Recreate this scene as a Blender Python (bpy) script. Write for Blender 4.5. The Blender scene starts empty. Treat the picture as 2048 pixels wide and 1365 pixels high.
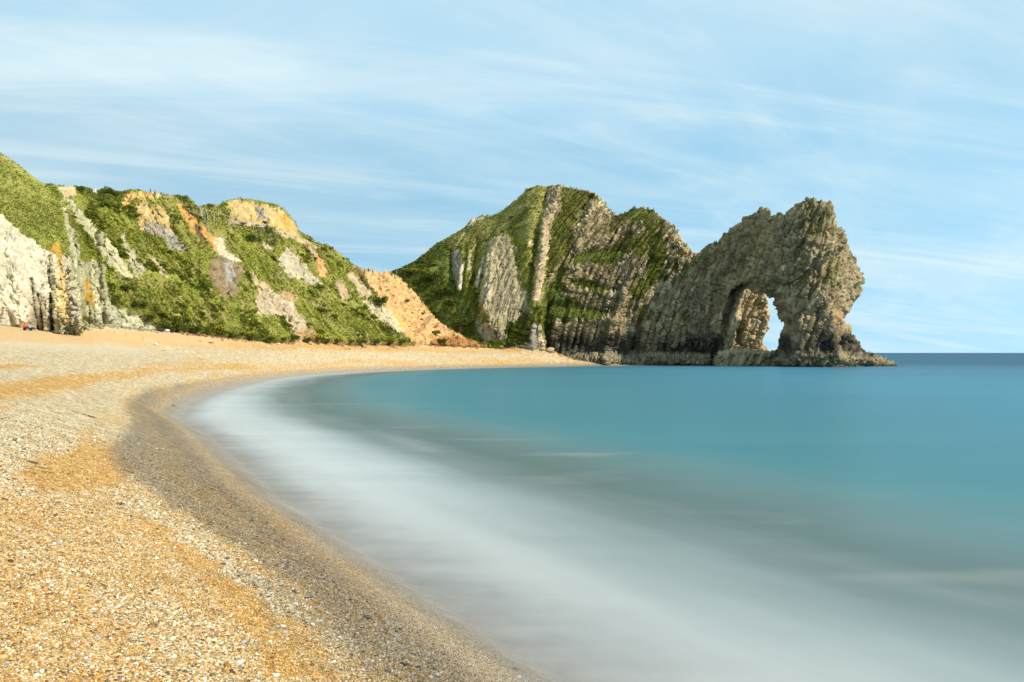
import bpy, bmesh, math, random
import numpy as np
from mathutils import Vector, Matrix, noise as mnoise

random.seed(7)
RNG = np.random.default_rng(11)
SC = bpy.context.scene
COL = SC.collection
R = math.radians

# ------------------------------------------------------------------ camera, sky, sun, exposure
FPX, CX, HY, CAMZ = 1500.0, 1024.0, 706.0, 5.0
cam_d = bpy.data.cameras.new('camera')
cam = bpy.data.objects.new('camera', cam_d)
COL.objects.link(cam)
cam.location = (0, 0, CAMZ)
cam.rotation_euler = (R(90), 0, 0)
cam_d.sensor_width = 36
cam_d.lens = 36 * FPX / 2048
cam_d.shift_y = (HY - 682.5) / 2048
cam_d.clip_start = 0.1
cam_d.clip_end = 60000
SC.camera = cam

SUN_AZ, SUN_EL = 112.0, 40.0
sun_vec = Vector((math.sin(R(SUN_AZ)) * math.cos(R(SUN_EL)), math.cos(R(SUN_AZ)) * math.cos(R(SUN_EL)), math.sin(R(SUN_EL))))
sun_d = bpy.data.lights.new('sun', 'SUN')
sun_d.energy = 4.4
sun_d.angle = R(0.53)
sun_d.color = (1.0, 0.91, 0.76)
sun = bpy.data.objects.new('sun', sun_d)
COL.objects.link(sun)
sun.rotation_euler = sun_vec.to_track_quat('Z', 'Y').to_euler()
sun.location = sun_vec * 500

SC.view_settings.view_transform = 'Standard'
SC.view_settings.look = 'None'
SC.view_settings.exposure = 0.5
SC.view_settings.gamma = 1.0
SC.view_settings.use_curve_mapping = False

world = bpy.data.worlds.new('World')
SC.world = world
world.use_nodes = True
wn, wl = world.node_tree.nodes, world.node_tree.links
wn.clear()


def build_world():
    out = wn.new('ShaderNodeOutputWorld')
    bg = wn.new('ShaderNodeBackground')
    bg.inputs['Strength'].default_value = 0.145
    wl.new(bg.outputs[0], out.inputs[0])
    sky = wn.new('ShaderNodeTexSky')
    sky.sky_type = 'NISHITA'
    sky.sun_disc = False
    sky.sun_elevation = R(SUN_EL)
    sky.sun_rotation = R(SUN_AZ)
    sky.altitude = 0
    sky.air_density = 1.0
    sky.dust_density = 0.0
    sky.ozone_density = 2.6
    tc = wn.new('ShaderNodeTexCoord')
    lift = wn.new('ShaderNodeVectorMath')
    lift.operation = 'ADD'
    wl.new(tc.outputs['Generated'], lift.inputs[0])
    lift.inputs[1].default_value = (0, 0, 0.70)
    if 'Vector' in sky.inputs:
        wl.new(lift.outputs[0], sky.inputs['Vector'])
    sep = wn.new('ShaderNodeSeparateXYZ')
    wl.new(tc.outputs['Generated'], sep.inputs[0])

    def m(op, a, b=None, c=None, clamp=False):
        n = wn.new('ShaderNodeMath')
        n.operation = op
        n.use_clamp = clamp
        for i, v in enumerate((a, b, c)):
            if v is None:
                continue
            if isinstance(v, (int, float)):
                n.inputs[i].default_value = v
            else:
                wl.new(v, n.inputs[i])
        return n.outputs[0]
    z = m('MAXIMUM', sep.outputs['Z'], 0.0)
    den = m('ADD', z, 0.14)
    px = m('DIVIDE', sep.outputs['X'], den)
    py = m('DIVIDE', sep.outputs['Y'], den)
    cmb = wn.new('ShaderNodeCombineXYZ')
    wl.new(px, cmb.inputs[0])
    wl.new(py, cmb.inputs[1])

    def noise(rot, sx, sy, scale, det, rough, dist, off=(0, 0, 0)):
        mp = wn.new('ShaderNodeMapping')
        mp.vector_type = 'TEXTURE'
        mp.inputs['Rotation'].default_value = (0, 0, R(rot))
        mp.inputs['Scale'].default_value = (sx, sy, 1)
        mp.inputs['Location'].default_value = off
        wl.new(cmb.outputs[0], mp.inputs[0])
        n = wn.new('ShaderNodeTexNoise')
        n.inputs['Scale'].default_value = scale
        n.inputs['Detail'].default_value = det
        n.inputs['Roughness'].default_value = rough
        n.inputs['Distortion'].default_value = dist
        wl.new(mp.outputs[0], n.inputs['Vector'])
        return n.outputs[0]

    def ramp(v, a, b):
        n = wn.new('ShaderNodeMapRange')
        n.interpolation_type = 'SMOOTHSTEP'
        n.inputs['From Min'].default_value = a
        n.inputs['From Max'].default_value = b
        wl.new(v, n.inputs['Value'])
        return n.outputs[0]
    broad = ramp(noise(14, 3.8, 1.9, 1.0, 6, 0.58, 1.2, (3.1, 1.7, 0)), 0.36, 0.68)
    streak = ramp(noise(15, 3.6, 0.75, 1.0, 7, 0.6, 1.9, (0.4, 5.2, 0)), 0.43, 0.70)
    fan = ramp(noise(52, 2.6, 0.9, 1.0, 6, 0.62, 1.8, (7.3, 2.2, 0)), 0.44, 0.76)
    a = m('MULTIPLY', broad, 0.42)
    b = m('MULTIPLY', streak, 0.38)
    c = m('MULTIPLY', fan, 0.26)
    s = m('ADD', m('ADD', a, b), c)
    fac = m('MULTIPLY_ADD', s, 0.76, 0.15, clamp=True)
    # thin veil thickens a little towards the horizon and thins out on the very horizon
    mix = wn.new('ShaderNodeMix')
    mix.data_type = 'RGBA'
    tint = wn.new('ShaderNodeMix')
    tint.data_type = 'RGBA'
    tint.blend_type = 'MULTIPLY'
    tint.inputs['Factor'].default_value = 1.0
    wl.new(sky.outputs[0], tint.inputs['A'])
    tint.inputs['B'].default_value = (1.98, 2.42, 1.74, 1)
    wl.new(fac, mix.inputs['Factor'])
    wl.new(tint.outputs['Result'], mix.inputs['A'])
    mix.inputs['B'].default_value = (4.2, 4.8, 4.85, 1)
    wl.new(mix.outputs['Result'], bg.inputs['Color'])


build_world()

# ------------------------------------------------------------------ numeric helpers


def P(px, py, Y):
    px, py, Y = np.asarray(px, float), np.asarray(py, float), np.asarray(Y, float)
    return np.stack([(px - CX) / FPX * Y, Y + 0 * px, CAMZ + (HY - py) / FPX * Y], -1)


def proj(v):
    v = np.asarray(v)
    Y = np.maximum(v[..., 1], 0.05)
    return CX + FPX * v[..., 0] / Y, HY - FPX * (v[..., 2] - CAMZ) / Y


def sstep(a, b, x):
    t = np.clip((x - a) / (b - a), 0, 1)
    return t * t * (3 - 2 * t)


def _hash(ix, iy, iz, seed):
    h = (ix.astype(np.uint32) * np.uint32(374761393)) ^ (iy.astype(np.uint32) * np.uint32(668265263)) ^ (iz.astype(np.uint32) * np.uint32(2246822519)) ^ np.uint32((seed * 3266489917) & 0xffffffff)
    h ^= h >> np.uint32(15)
    h *= np.uint32(2246822519)
    h ^= h >> np.uint32(13)
    h *= np.uint32(3266489917)
    h ^= h >> np.uint32(16)
    return h


def perlin(p, seed=0):
    """gradient noise in about -1..1 for an (n,3) array"""
    f = np.floor(p)
    i = f.astype(np.int64)
    d = (p - f).astype(np.float32)
    u = d * d * d * (d * (d * 6 - 15) + 10)
    res = np.zeros(len(p), np.float32)
    for a in (0, 1):
        wx = u[:, 0] if a else 1 - u[:, 0]
        for b in (0, 1):
            wy = u[:, 1] if b else 1 - u[:, 1]
            for c in (0, 1):
                wz = u[:, 2] if c else 1 - u[:, 2]
                h = _hash(i[:, 0] + a, i[:, 1] + b, i[:, 2] + c, seed)
                gx = (h & np.uint32(1023)).astype(np.float32) / 511.5 - 1
                gy = ((h >> np.uint32(10)) & np.uint32(1023)).astype(np.float32) / 511.5 - 1
                gz = ((h >> np.uint32(20)) & np.uint32(1023)).astype(np.float32) / 511.5 - 1
                res += wx * wy * wz * (gx * (d[:, 0] - a) + gy * (d[:, 1] - b) + gz * (d[:, 2] - c))
    return res * 1.2


def fbm(p, scale, octv=4, seed=0, gain=0.5, ridged=False):
    amp, tot, out = 1.0, 0.0, 0.0
    q = np.asarray(p, float) / scale
    for k in range(octv):
        n = perlin(q, seed + 17 * k)
        if ridged:
            n = 1 - 2 * np.abs(n)
        out = out + amp * n
        tot += amp
        amp *= gain
        q = q * 2.03 + 13.7
    return out / tot


def n2(x, y, sx, sy, octv=3, seed=0, ridged=False, gain=0.5):
    return fbm(np.stack([x / sx, y / sy, 0 * x + 0.37], -1), 1.0, octv, seed, gain, ridged)


def voronoi(p, seed=0):
    """nearest and second nearest distance, a random value per cell and a tilted plane per cell"""
    f = np.floor(p)
    i = f.astype(np.int64)
    d = (p - f).astype(np.float32)
    F1 = np.full(len(p), 9.0, np.float32)
    F2 = np.full(len(p), 9.0, np.float32)
    idr = np.zeros(len(p), np.uint32)
    best = [np.zeros(len(p), np.float32) for _ in range(3)]
    for a in (-1, 0, 1):
        for b in (-1, 0, 1):
            for c in (-1, 0, 1):
                h = _hash(i[:, 0] + a, i[:, 1] + b, i[:, 2] + c, seed)
                o = (a + (h & np.uint32(1023)).astype(np.float32) / 1023 - d[:, 0],
                     b + ((h >> np.uint32(10)) & np.uint32(1023)).astype(np.float32) / 1023 - d[:, 1],
                     c + ((h >> np.uint32(20)) & np.uint32(1023)).astype(np.float32) / 1023 - d[:, 2])
                r = np.sqrt(o[0] * o[0] + o[1] * o[1] + o[2] * o[2])
                near = r < F1
                F2 = np.where(near, F1, np.minimum(F2, r))
                idr = np.where(near, h, idr)
                F1 = np.where(near, r, F1)
                for k in range(3):
                    best[k] = np.where(near, o[k], best[k])
    g = idr * np.uint32(2654435761)
    tilt = sum(best[k] * (((g >> np.uint32(9 * k)) & np.uint32(511)).astype(np.float32) / 255.5 - 1) for k in range(3))
    return F1, F2, ((g * np.uint32(2246822519)) >> np.uint32(8)).astype(np.float32) / 16777216.0, tilt


def line_dist(x, y, pts):
    """distance to a polyline and signed side (positive to the right of its direction in x,y axes)"""
    best = np.full(x.shape, 1e9)
    side = np.zeros(x.shape)
    par = np.zeros(x.shape)
    acc = 0.0
    for (ax, ay), (bx, by) in zip(pts[:-1], pts[1:]):
        ex, ey = bx - ax, by - ay
        L2 = ex * ex + ey * ey
        t = np.clip(((x - ax) * ex + (y - ay) * ey) / L2, 0, 1)
        dx, dy = x - ax - t * ex, y - ay - t * ey
        dd = np.hypot(dx, dy)
        cr = ex * (y - ay) - ey * (x - ax)
        m = dd < best
        best = np.where(m, dd, best)
        side = np.where(m, np.sign(cr), side)
        L = math.sqrt(L2)
        par = np.where(m, acc + t * L, par)
        acc += L
    return best, side, par


def in_poly(x, y, pts):
    ins = np.zeros(x.shape, bool)
    n = len(pts)
    for k in range(n):
        ax, ay = pts[k]
        bx, by = pts[(k + 1) % n]
        if ay == by:
            continue
        c = ((ay > y) != (by > y)) & (x < (bx - ax) * (y - ay) / (by - ay) + ax)
        ins ^= c
    return ins


def sd_poly(x, y, pts):
    d, _, _ = line_dist(x, y, list(pts) + [pts[0]])
    return np.where(in_poly(x, y, pts), -d, d)


def poly_mask(px, py, pts, soft, wob):
    """0..1 inside a patch outline, edge ragged by wob (array, pixels)"""
    xs = [p[0] for p in pts]
    ys = [p[1] for p in pts]
    mg = soft + np.max(np.abs(wob)) + 2
    bb = (px > min(xs) - mg) & (px < max(xs) + mg) & (py > min(ys) - mg) & (py < max(ys) + mg)
    m = np.zeros(px.shape)
    if bb.any():
        sd = sd_poly(px[bb], py[bb], pts) + wob[bb]
        m[bb] = 1 - sstep(-soft, soft, sd)
    return m


def lerp(a, b, m):
    m = np.asarray(m)
    if any(np.ndim(q) and np.shape(q)[-1] == 3 for q in (a, b)):
        m = m[..., None]
    return a + (b - a) * m


C3 = lambda *v: np.array(v, float)

# ------------------------------------------------------------------ object helpers


def tag(o, label=None, cat=None, group=None, kind=None):
    if label:
        o['label'] = label
    if cat:
        o['category'] = cat
    if group:
        o['group'] = group
    if kind:
        o['kind'] = kind
    return o


def link(name, me, mat=None, parent=None):
    o = bpy.data.objects.new(name, me)
    COL.objects.link(o)
    if mat is not None:
        for mm in (mat if isinstance(mat, (list, tuple)) else [mat]):
            me.materials.append(mm)
    if parent is not None:
        o.parent = parent
    return o


def empty(name, loc, rz=0.0):
    o = bpy.data.objects.new(name, None)
    COL.objects.link(o)
    o.location = loc
    o.rotation_euler = (0, 0, rz)
    o.empty_display_size = 0.2
    return o


def mesh_np(name, verts, faces, smooth=True):
    verts = np.ascontiguousarray(verts, np.float32)
    faces = np.ascontiguousarray(faces, np.int32)
    k = faces.shape[1]
    me = bpy.data.meshes.new(name)
    me.vertices.add(len(verts))
    me.vertices.foreach_set('co', verts.ravel())
    me.loops.add(faces.size)
    me.loops.foreach_set('vertex_index', faces.ravel())
    me.polygons.add(len(faces))
    me.polygons.foreach_set('loop_start', np.arange(0, faces.size, k, dtype=np.int32))
    me.update(calc_edges=True)
    if smooth:
        me.polygons.foreach_set('use_smooth', np.ones(len(faces), bool))
    return me


def set_col(me, name, rgb):
    a = me.attributes.new(name, 'FLOAT_COLOR', 'POINT')
    c = np.ones((len(rgb), 4), np.float32)
    c[:, :3] = rgb
    a.data.foreach_set('color', c.ravel())


def set_f(me, name, v):
    a = me.attributes.new(name, 'FLOAT', 'POINT')
    a.data.foreach_set('value', np.ascontiguousarray(v, np.float32))


def submesh(verts, faces, fmask):
    f = faces[fmask]
    used, inv = np.unique(f.ravel(), return_inverse=True)
    return used, inv.reshape(f.shape)


def grid_faces(nu, nv):
    a = np.arange(nu * nv).reshape(nu, nv)
    return np.stack([a[:-1, :-1], a[1:, :-1], a[1:, 1:], a[:-1, 1:]], -1).reshape(-1, 4)


def vnormals(verts, faces):
    p = verts[faces]
    n = np.cross(p[:, 2] - p[:, 0], p[:, 3] - p[:, 1])
    out = np.zeros_like(verts)
    for k in range(4):
        for c in range(3):
            out[:, c] += np.bincount(faces[:, k], weights=n[:, c], minlength=len(verts))
    return out / np.maximum(np.linalg.norm(out, axis=1, keepdims=True), 1e-9)


# ------------------------------------------------------------------ materials


def new_mat(name):
    m = bpy.data.materials.new(name)
    m.use_nodes = True
    nt = m.node_tree
    bs = nt.nodes['Principled BSDF']
    return m, nt.nodes, nt.links, bs


def flat_mat(name, rgb, rough=0.8, grain=0.25, gscale=12.0, spec=0.3):
    m, n, l, bs = new_mat(name)
    bs.inputs['Roughness'].default_value = rough
    bs.inputs['Specular IOR Level'].default_value = spec
    tc = n.new('ShaderNodeTexCoord')
    nz = n.new('ShaderNodeTexNoise')
    nz.inputs['Scale'].default_value = gscale
    nz.inputs['Detail'].default_value = 5
    l.new(tc.outputs['Object'], nz.inputs['Vector'])
    mr = n.new('ShaderNodeMapRange')
    mr.inputs['From Min'].default_value = 0.25
    mr.inputs['From Max'].default_value = 0.75
    mr.inputs['To Min'].default_value = 1 - grain
    mr.inputs['To Max'].default_value = 1 + grain
    l.new(nz.outputs[0], mr.inputs['Value'])
    mx = n.new('ShaderNodeVectorMath')
    mx.operation = 'SCALE'
    mx.inputs[0].default_value = rgb
    l.new(mr.outputs[0], mx.inputs['Scale'])
    l.new(mx.outputs[0], bs.inputs['Base Color'])
    return m


def terrain_mat(name, rough=0.95):
    """colour from the surface's own 'ground_colour' map, with fine grain and relief added"""
    m, n, l, bs = new_mat(name)
    bs.inputs['Roughness'].default_value = rough
    bs.inputs['Specular IOR Level'].default_value = 0.12
    at = n.new('ShaderNodeAttribute')
    at.attribute_name = 'ground_colour'
    tc = n.new('ShaderNodeTexCoord')
    n1 = n.new('ShaderNodeTexNoise')
    n1.inputs['Scale'].default_value = 1.7
    n1.inputs['Detail'].default_value = 9
    n1.inputs['Roughness'].default_value = 0.72
    l.new(tc.outputs['Object'], n1.inputs['Vector'])
    mr = n.new('ShaderNodeMapRange')
    mr.inputs['From Min'].default_value = 0.3
    mr.inputs['From Max'].default_value = 0.7
    mr.inputs['To Min'].default_value = 0.72
    mr.inputs['To Max'].default_value = 1.28
    l.new(n1.outputs[0], mr.inputs['Value'])
    mx = n.new('ShaderNodeVectorMath')
    mx.operation = 'SCALE'
    l.new(at.outputs['Vector'], mx.inputs[0])
    l.new(mr.outputs[0], mx.inputs['Scale'])
    l.new(mx.outputs[0], bs.inputs['Base Color'])
    bp = n.new('ShaderNodeBump')
    bp.inputs['Strength'].default_value = 0.45
    bp.inputs['Distance'].default_value = 0.2
    l.new(n1.outputs[0], bp.inputs['Height'])
    l.new(bp.outputs[0], bs.inputs['Normal'])
    return m


M_TERRAIN = terrain_mat('cliff_surface')

# ------------------------------------------------------------------ palette (real base colours)
G_BRIGHT, G_MID, G_DARK = C3(0.250, 0.248, 0.048), C3(0.172, 0.182, 0.028), C3(0.088, 0.102, 0.016)
G_DRY, G_BROWN = C3(0.27, 0.23, 0.09), C3(0.16, 0.125, 0.05)
CHALK, CREAM, GREYLS = C3(0.50, 0.44, 0.315), C3(0.42, 0.34, 0.205), C3(0.33, 0.27, 0.175)
TAN, OCHRE, ORANGE = C3(0.38, 0.31, 0.19), C3(0.52, 0.34, 0.12), C3(0.48, 0.25, 0.075)
CLAYB, CLAYG, GREENSAND = C3(0.24, 0.175, 0.10), C3(0.27, 0.265, 0.21), C3(0.37, 0.34, 0.20)
TIDE, ALGAE, RED = C3(0.035, 0.033, 0.03), C3(0.20, 0.17, 0.055), C3(0.36, 0.16, 0.055)
SAND, PALECLAY, LICHEN, YELLOW = C3(0.52, 0.33, 0.15), C3(0.47, 0.40, 0.25), C3(0.40, 0.22, 0.04), C3(0.45, 0.36, 0.02)


def grass_colour(x, y, z, seed=0):
    p = np.stack([x, y, z], -1)
    a = fbm(p, 16.0, 4, 40 + seed)
    c = fbm(p, 1.6, 3, 80 + seed)
    col = lerp(G_MID, G_BRIGHT, sstep(-0.35, 0.35, a + 0.5 * c))
    col = lerp(col, G_DARK, sstep(0.15, 0.6, fbm(p, 6.0, 5, 60 + seed) + 0.3 * c) * 0.7)
    col = lerp(col, G_DRY, sstep(0.05, 0.5, fbm(p, 9.0, 5, 95 + seed) + 0.3 * c) * 0.45)
    col = lerp(col, G_BROWN, sstep(0.2, 0.6, fbm(p, 10.0, 5, 110 + seed)) * 0.5)
    return col
# ------------------------------------------------------------------ coast plan: shoreline and foot of the cliffs (metres)
SHORE = [(60, -95), (30, -40), (14, -11), (6, 2.6), (0.6, 11.4), (-3.2, 17.7), (-7.9, 25.5), (-17.2, 43), (-25.0, 56), (-31.8, 74), (-38.5, 98), (-44.5, 128),
         (-47, 150), (-46.5, 170), (-43, 192), (-35, 214), (-24, 234), (-8, 254), (10, 272), (30, 287), (60, 298), (95, 305)]
# foot of the left slopes, in photograph columns: px, py, distance
FOOT_L = [(-1100, 555, 58), (-420, 615, 86), (-250, 632, 98), (-100, 645, 110), (0, 650, 117), (50, 657, 120), (100, 664, 123), (140, 668, 124), (164, 669, 125), (176, 650, 134), (200, 650, 136), (250, 655, 142),
          (300, 660, 150), (340, 664, 157), (400, 668, 165), (450, 675, 172), (500, 680, 180), (545, 686, 187), (600, 682, 200), (660, 687, 211),
          (720, 690, 225), (800, 690, 245), (850, 690, 257), (900, 692, 268), (960, 694, 277), (1010, 694, 281)]
FOOT_H = [(1010, 693, 281), (1085, 697, 283), (1110, 702, 285), (1150, 720, 290)]
base_pts = [P(*f) for f in FOOT_L] + [P(*f) for f in FOOT_H]
BASE_XY = [(-120, -110), (-112, 10)] + [(b[0], b[1]) for b in base_pts] + [(42, 294)]
BASE_Z = [9.0, 9.0] + [b[2] for b in base_pts] + [0.3]
_acc = [0.0]
for a_, b_ in zip(BASE_XY[:-1], BASE_XY[1:]):
    _acc.append(_acc[-1] + math.hypot(b_[0] - a_[0], b_[1] - a_[1]))
SEA_POLY = SHORE + [(95, 345), (40, 420), (-300, 900), (-300, 4000), (4000, 4000), (4000, -2000), (200, -2000)]
BEACH_POLY = SHORE + BASE_XY[::-1]


def shore_d(x, y):
    """signed distance from the waterline: positive up the beach, negative out to sea"""
    d, _, par = line_dist(x, y, SHORE)
    return np.where(in_poly(x, y, SEA_POLY), -d, d), par


def beach_z(x, y, detail=True):
    d, par = shore_d(x, y)
    db, _, pb = line_dist(x, y, BASE_XY)
    zb = np.interp(pb, _acc, BASE_Z)
    up = np.maximum(d, 0)
    A = 8.6 * (1 - np.exp(-up / 17.0))
    # height the plain profile would have at the foot, from the local width
    wdt = up + db
    Ab = 8.6 * (1 - np.exp(-wdt / 17.0))
    w = (up / np.maximum(wdt, 1e-6)) ** 1.6
    z = A + (zb - Ab) * w
    z = np.where(d < 0, np.maximum(0.33 * d, -6), z)
    if detail:
        z = z + sstep(0.5, 3, d) * (0.10 * n2(x, y, 5.0, 5.0, 3, 5) + 0.035 * n2(x, y, 0.9, 0.9, 3, 9)
                                    + 0.10 * np.exp(-((d - 7.6 - 0.5 * np.sin(par * 0.55)) / 0.6) ** 2))
    return z, d, par


def beach_point(px, py):
    """where the line of sight through a photograph pixel meets the beach"""
    D = np.geomspace(4.5, 320, 900)
    X = (px - CX) / FPX * D
    z, _, _ = beach_z(X, D)
    ray = CAMZ + (HY - py) / FPX * D
    hit = np.nonzero(ray <= z)[0]
    k = hit[0] if len(hit) else -1
    if k > 0:
        g0, g1 = ray[k - 1] - z[k - 1], ray[k] - z[k]
        t = g0 / (g0 - g1)
        Dk = D[k - 1] + t * (D[k] - D[k - 1])
    else:
        Dk = D[k]
    xk = (px - CX) / FPX * Dk
    zk, _, _ = beach_z(np.array([xk]), np.array([Dk]))
    return Vector((xk, Dk, float(zk[0])))


def beds(s, spacing, seed):
    """saw-tooth ledges across a bed coordinate, each bed with its own strength; returns relief -0.5..0.5 and a tone per bed"""
    q = s / spacing
    k = np.floor(q)
    f = q - k
    h = _hash(k.astype(np.int64), np.zeros(len(k), np.int64), np.zeros(len(k), np.int64), seed)
    a = (h & np.uint32(1023)).astype(float) / 1023
    b = ((h >> np.uint32(10)) & np.uint32(1023)).astype(float) / 1023
    w = 0.12 + 0.3 * b
    saw = np.where(f < w, f / w, (1 - f) / (1 - w))
    return (saw - 0.5) * (0.3 + 0.9 * a), b


def cracks(p, sx, sy, sz, width, seed):
    """1 in narrow clefts, 0 elsewhere"""
    n = fbm(np.stack([p[:, 0] / sx, p[:, 1] / sy, p[:, 2] / sz], -1), 1.0, 3, seed)
    return 1 - sstep(0, width, np.abs(n))


# ------------------------------------------------------------------ sheet builder for the slopes


class Slope:
    """a hillside given by its foot, its skyline and how it leans back between them"""

    def __init__(self, px0, px1, step, rows, foot, ridge, power, back):
        self.cols = np.concatenate([np.arange(-1096, px0 - 2, 7.0), np.arange(px0, px1 + 0.1, step)]) if px0 < 0 else np.arange(px0, px1 + 0.1, step)
        u = self.cols
        fx = np.array(foot, float)
        rx = np.array(ridge, float)
        py_b, Y_b = np.interp(u, fx[:, 0], fx[:, 1]), np.interp(u, fx[:, 0], fx[:, 2])
        py_r, Y_r = np.interp(u, rx[:, 0], rx[:, 1]), np.interp(u, rx[:, 0], rx[:, 2])
        ker = np.ones(3) / 3
        sm = lambda a: np.convolve(np.pad(a, 1, mode='edge'), ker, 'valid')
        Y_b, Y_r = sm(Y_b), sm(Y_r)
        p = power(u)
        t = np.linspace(0, 1, rows)
        T = t[None, :] + 0 * u[:, None]
        self.px = u[:, None] + 0 * T
        self.py = py_b[:, None] + (py_r - py_b)[:, None] * T
        self.Y = Y_b[:, None] + (Y_r - Y_b)[:, None] * T ** p[:, None]
        self.T = T
        self.rows = rows
        self.back = back

    def finish(self):
        """front grid -> world, with footing rows below and the far side behind the skyline"""
        front = P(self.px, self.py, self.Y)
        foot = []
        for k, dz in enumerate((-6.0, -2.0)):
            f = front[:, 0].copy()
            f[:, 2] += dz
            foot.append(f)
        top = front[:, -1]
        dirv = np.stack([top[:, 0] * 0, top[:, 0] * 0 + 1, top[:, 0] * 0], -1)
        backs = []
        for dy, dz in self.back:
            b = top + dirv * dy
            b[:, 2] = np.maximum(b[:, 2] + dz, -4)
            backs.append(b)
        self.nf = len(foot)
        G = np.concatenate([np.stack(foot, 1), front, np.stack(backs, 1)], 1)
        self.nu, self.nv = G.shape[:2]
        self.V = G.reshape(-1, 3)
        self.F = grid_faces(self.nu, self.nv)
        self.N = vnormals(self.V, self.F)
        ext = lambda a: np.concatenate([np.repeat(a[:, :1], self.nf, 1), a, np.repeat(a[:, -1:], len(self.back), 1)], 1).ravel()
        self.vpx, self.vpy, self.vT = ext(self.px), ext(self.py), ext(self.T)
        return self

    def lock(self):
        self.qx, self.qy = proj(self.V)
        idx = np.arange(len(self.V)).reshape(self.nu, self.nv)[:, self.nf:self.nf + self.rows].ravel()
        self.idx = idx

    def at(self, px, py):
        d = np.hypot(self.qx[self.idx] - px, self.qy[self.idx] - py)
        # the nearest visible of the close candidates
        k = self.idx[np.argsort(d)[:12]]
        k = k[np.argmin(self.V[k, 1])]
        return Vector(self.V[k]), Vector(self.N[k])


def near_line(x, y, pts, mg):
    xs, ys = [p[0] for p in pts], [p[1] for p in pts]
    return (x > min(xs) - mg) & (x < max(xs) + mg) & (y > min(ys) - mg) & (y < max(ys) + mg)


def rot2(x, y, deg):
    c, s = math.cos(R(deg)), math.sin(R(deg))
    return c * x + s * y, -s * x + c * y


def apply_patches(S, col, veg, patches, seed):
    """ground cover patches: (outline, colour, veg, soft, ragged, speckle colour, speckle amount)"""
    px, py = S.vpx, S.vpy
    wobA = n2(px, py, 14, 14, 4, seed)
    wobB = n2(px, py, 4, 4, 3, seed + 3)
    tot = {}
    for i, pt in enumerate(patches):
        pts, c, v, soft, rag, c2, amt, deg = pt
        m = poly_mask(px, py, pts, max(1.2, soft * 0.6), rag * (wobA * 1.7 + wobB * 1.1))
        k = np.nonzero(m > 0)[0]
        if not len(k):
            continue
        m, x, y = m[k], px[k], py[k]
        ax, ay = rot2(x, y, deg)
        st = n2(ax, ay, 4.0, 26.0, 4, seed + 40 + i)
        bl = n2(x, y, 7.0, 7.0, 4, seed + 80 + i)
        cc = lerp(c, c2, np.clip(amt * sstep(-0.15, 0.4, st + 0.5 * bl), 0, 1))
        cc = cc * (1 + 0.22 * wobB[k][:, None])
        col[k] = lerp(col[k], cc, m)
        veg[k] = veg[k] * (1 - m) + v * m
    return col, veg


# ------------------------------------------------------------------ left hill: chalk foot, clay slips, knoll, earth slope
RIDGE_L = [(-1100, -330, 178), (-420, 45, 173), (-250, 150, 168), (-100, 243, 163), (0, 305, 160), (30, 325, 160), (60, 349, 161), (80, 365, 162), (92, 367, 164), (105, 369, 167), (120, 372, 171), (150, 376, 178), (160, 373, 181),
           (175, 375, 189), (195, 381, 190), (205, 380, 190), (212, 375, 191), (222, 379, 192), (235, 387, 193), (250, 388, 195), (262, 386, 196), (290, 388, 199), (303, 391, 200), (330, 394, 203),
           (350, 399, 205), (372, 401, 207), (385, 405, 208), (395, 416, 213), (405, 414, 216), (420, 412, 222), (440, 412, 230), (455, 405, 236), (480, 402, 242), (500, 405, 246), (520, 407, 249), (540, 411, 251),
           (556, 415, 254), (570, 425, 255), (580, 438, 256), (590, 448, 257), (597, 466, 258), (604, 470, 260), (620, 478, 263), (632, 488, 266), (655, 495, 269), (680, 511, 272), (700, 528, 275), (718, 541, 277),
           (740, 543, 280), (757, 549, 283), (775, 546, 286), (790, 553, 287), (810, 570, 287), (830, 590, 286), (850, 614, 285), (870, 640, 284), (890, 655, 283), (910, 667, 282), (935, 680, 281), (960, 689, 280), (1010, 691, 282)]


def power_L(u):
    return np.interp(u, [-420, 60, 150, 260, 420, 600, 760, 1000], [2.6, 2.4, 2.0, 1.35, 1.2, 1.15, 1.15, 1.0])


HL = Slope(-420, 1006, 1.35, 300, FOOT_L, RIDGE_L, power_L, [(2.5, -0.6), (10, -3), (40, -8), (120, -20)])
gx, gy = HL.px, HL.py
M2 = HL.Y / FPX                                  # metres per photograph pixel
# the chalk nose stands forward of the clay slope behind it
nose = [(84, 360), (104, 392), (118, 425), (130, 462), (141, 520), (151, 580), (160, 630), (168, 690)]
d_, s_, _ = line_dist(gx, gy, nose)
right_of = np.where(s_ < 0, d_, -d_)             # positive on the landward (right) side
right_of = right_of + 5 * n2(gx.ravel(), gy.ravel(), 16, 16, 4, 290).reshape(gx.shape)
HL.Y = HL.Y + 6 * sstep(-6, 14, right_of) * sstep(400, 500, gy) * (1 - sstep(230, 420, gx))
# the near spur in front of the gully and knoll
spur = [(394, 405), (404, 436), (418, 458), (433, 476), (441, 497), (455, 512), (482, 530), (520, 560)]
d_, s_, _ = line_dist(gx, gy, spur)
ro = np.where(s_ < 0, d_, -d_)
fade = np.clip(1 - (gy - 470) / 110.0, 0, 1)
ro = ro + 5 * n2(gx.ravel(), gy.ravel(), 14, 14, 5, 291).reshape(gx.shape)
HL.Y = HL.Y - 1.5 * (1 - sstep(-14, 14, ro)) * fade * sstep(250, 340, gx) * (1 - sstep(470, 560, gx))
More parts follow.
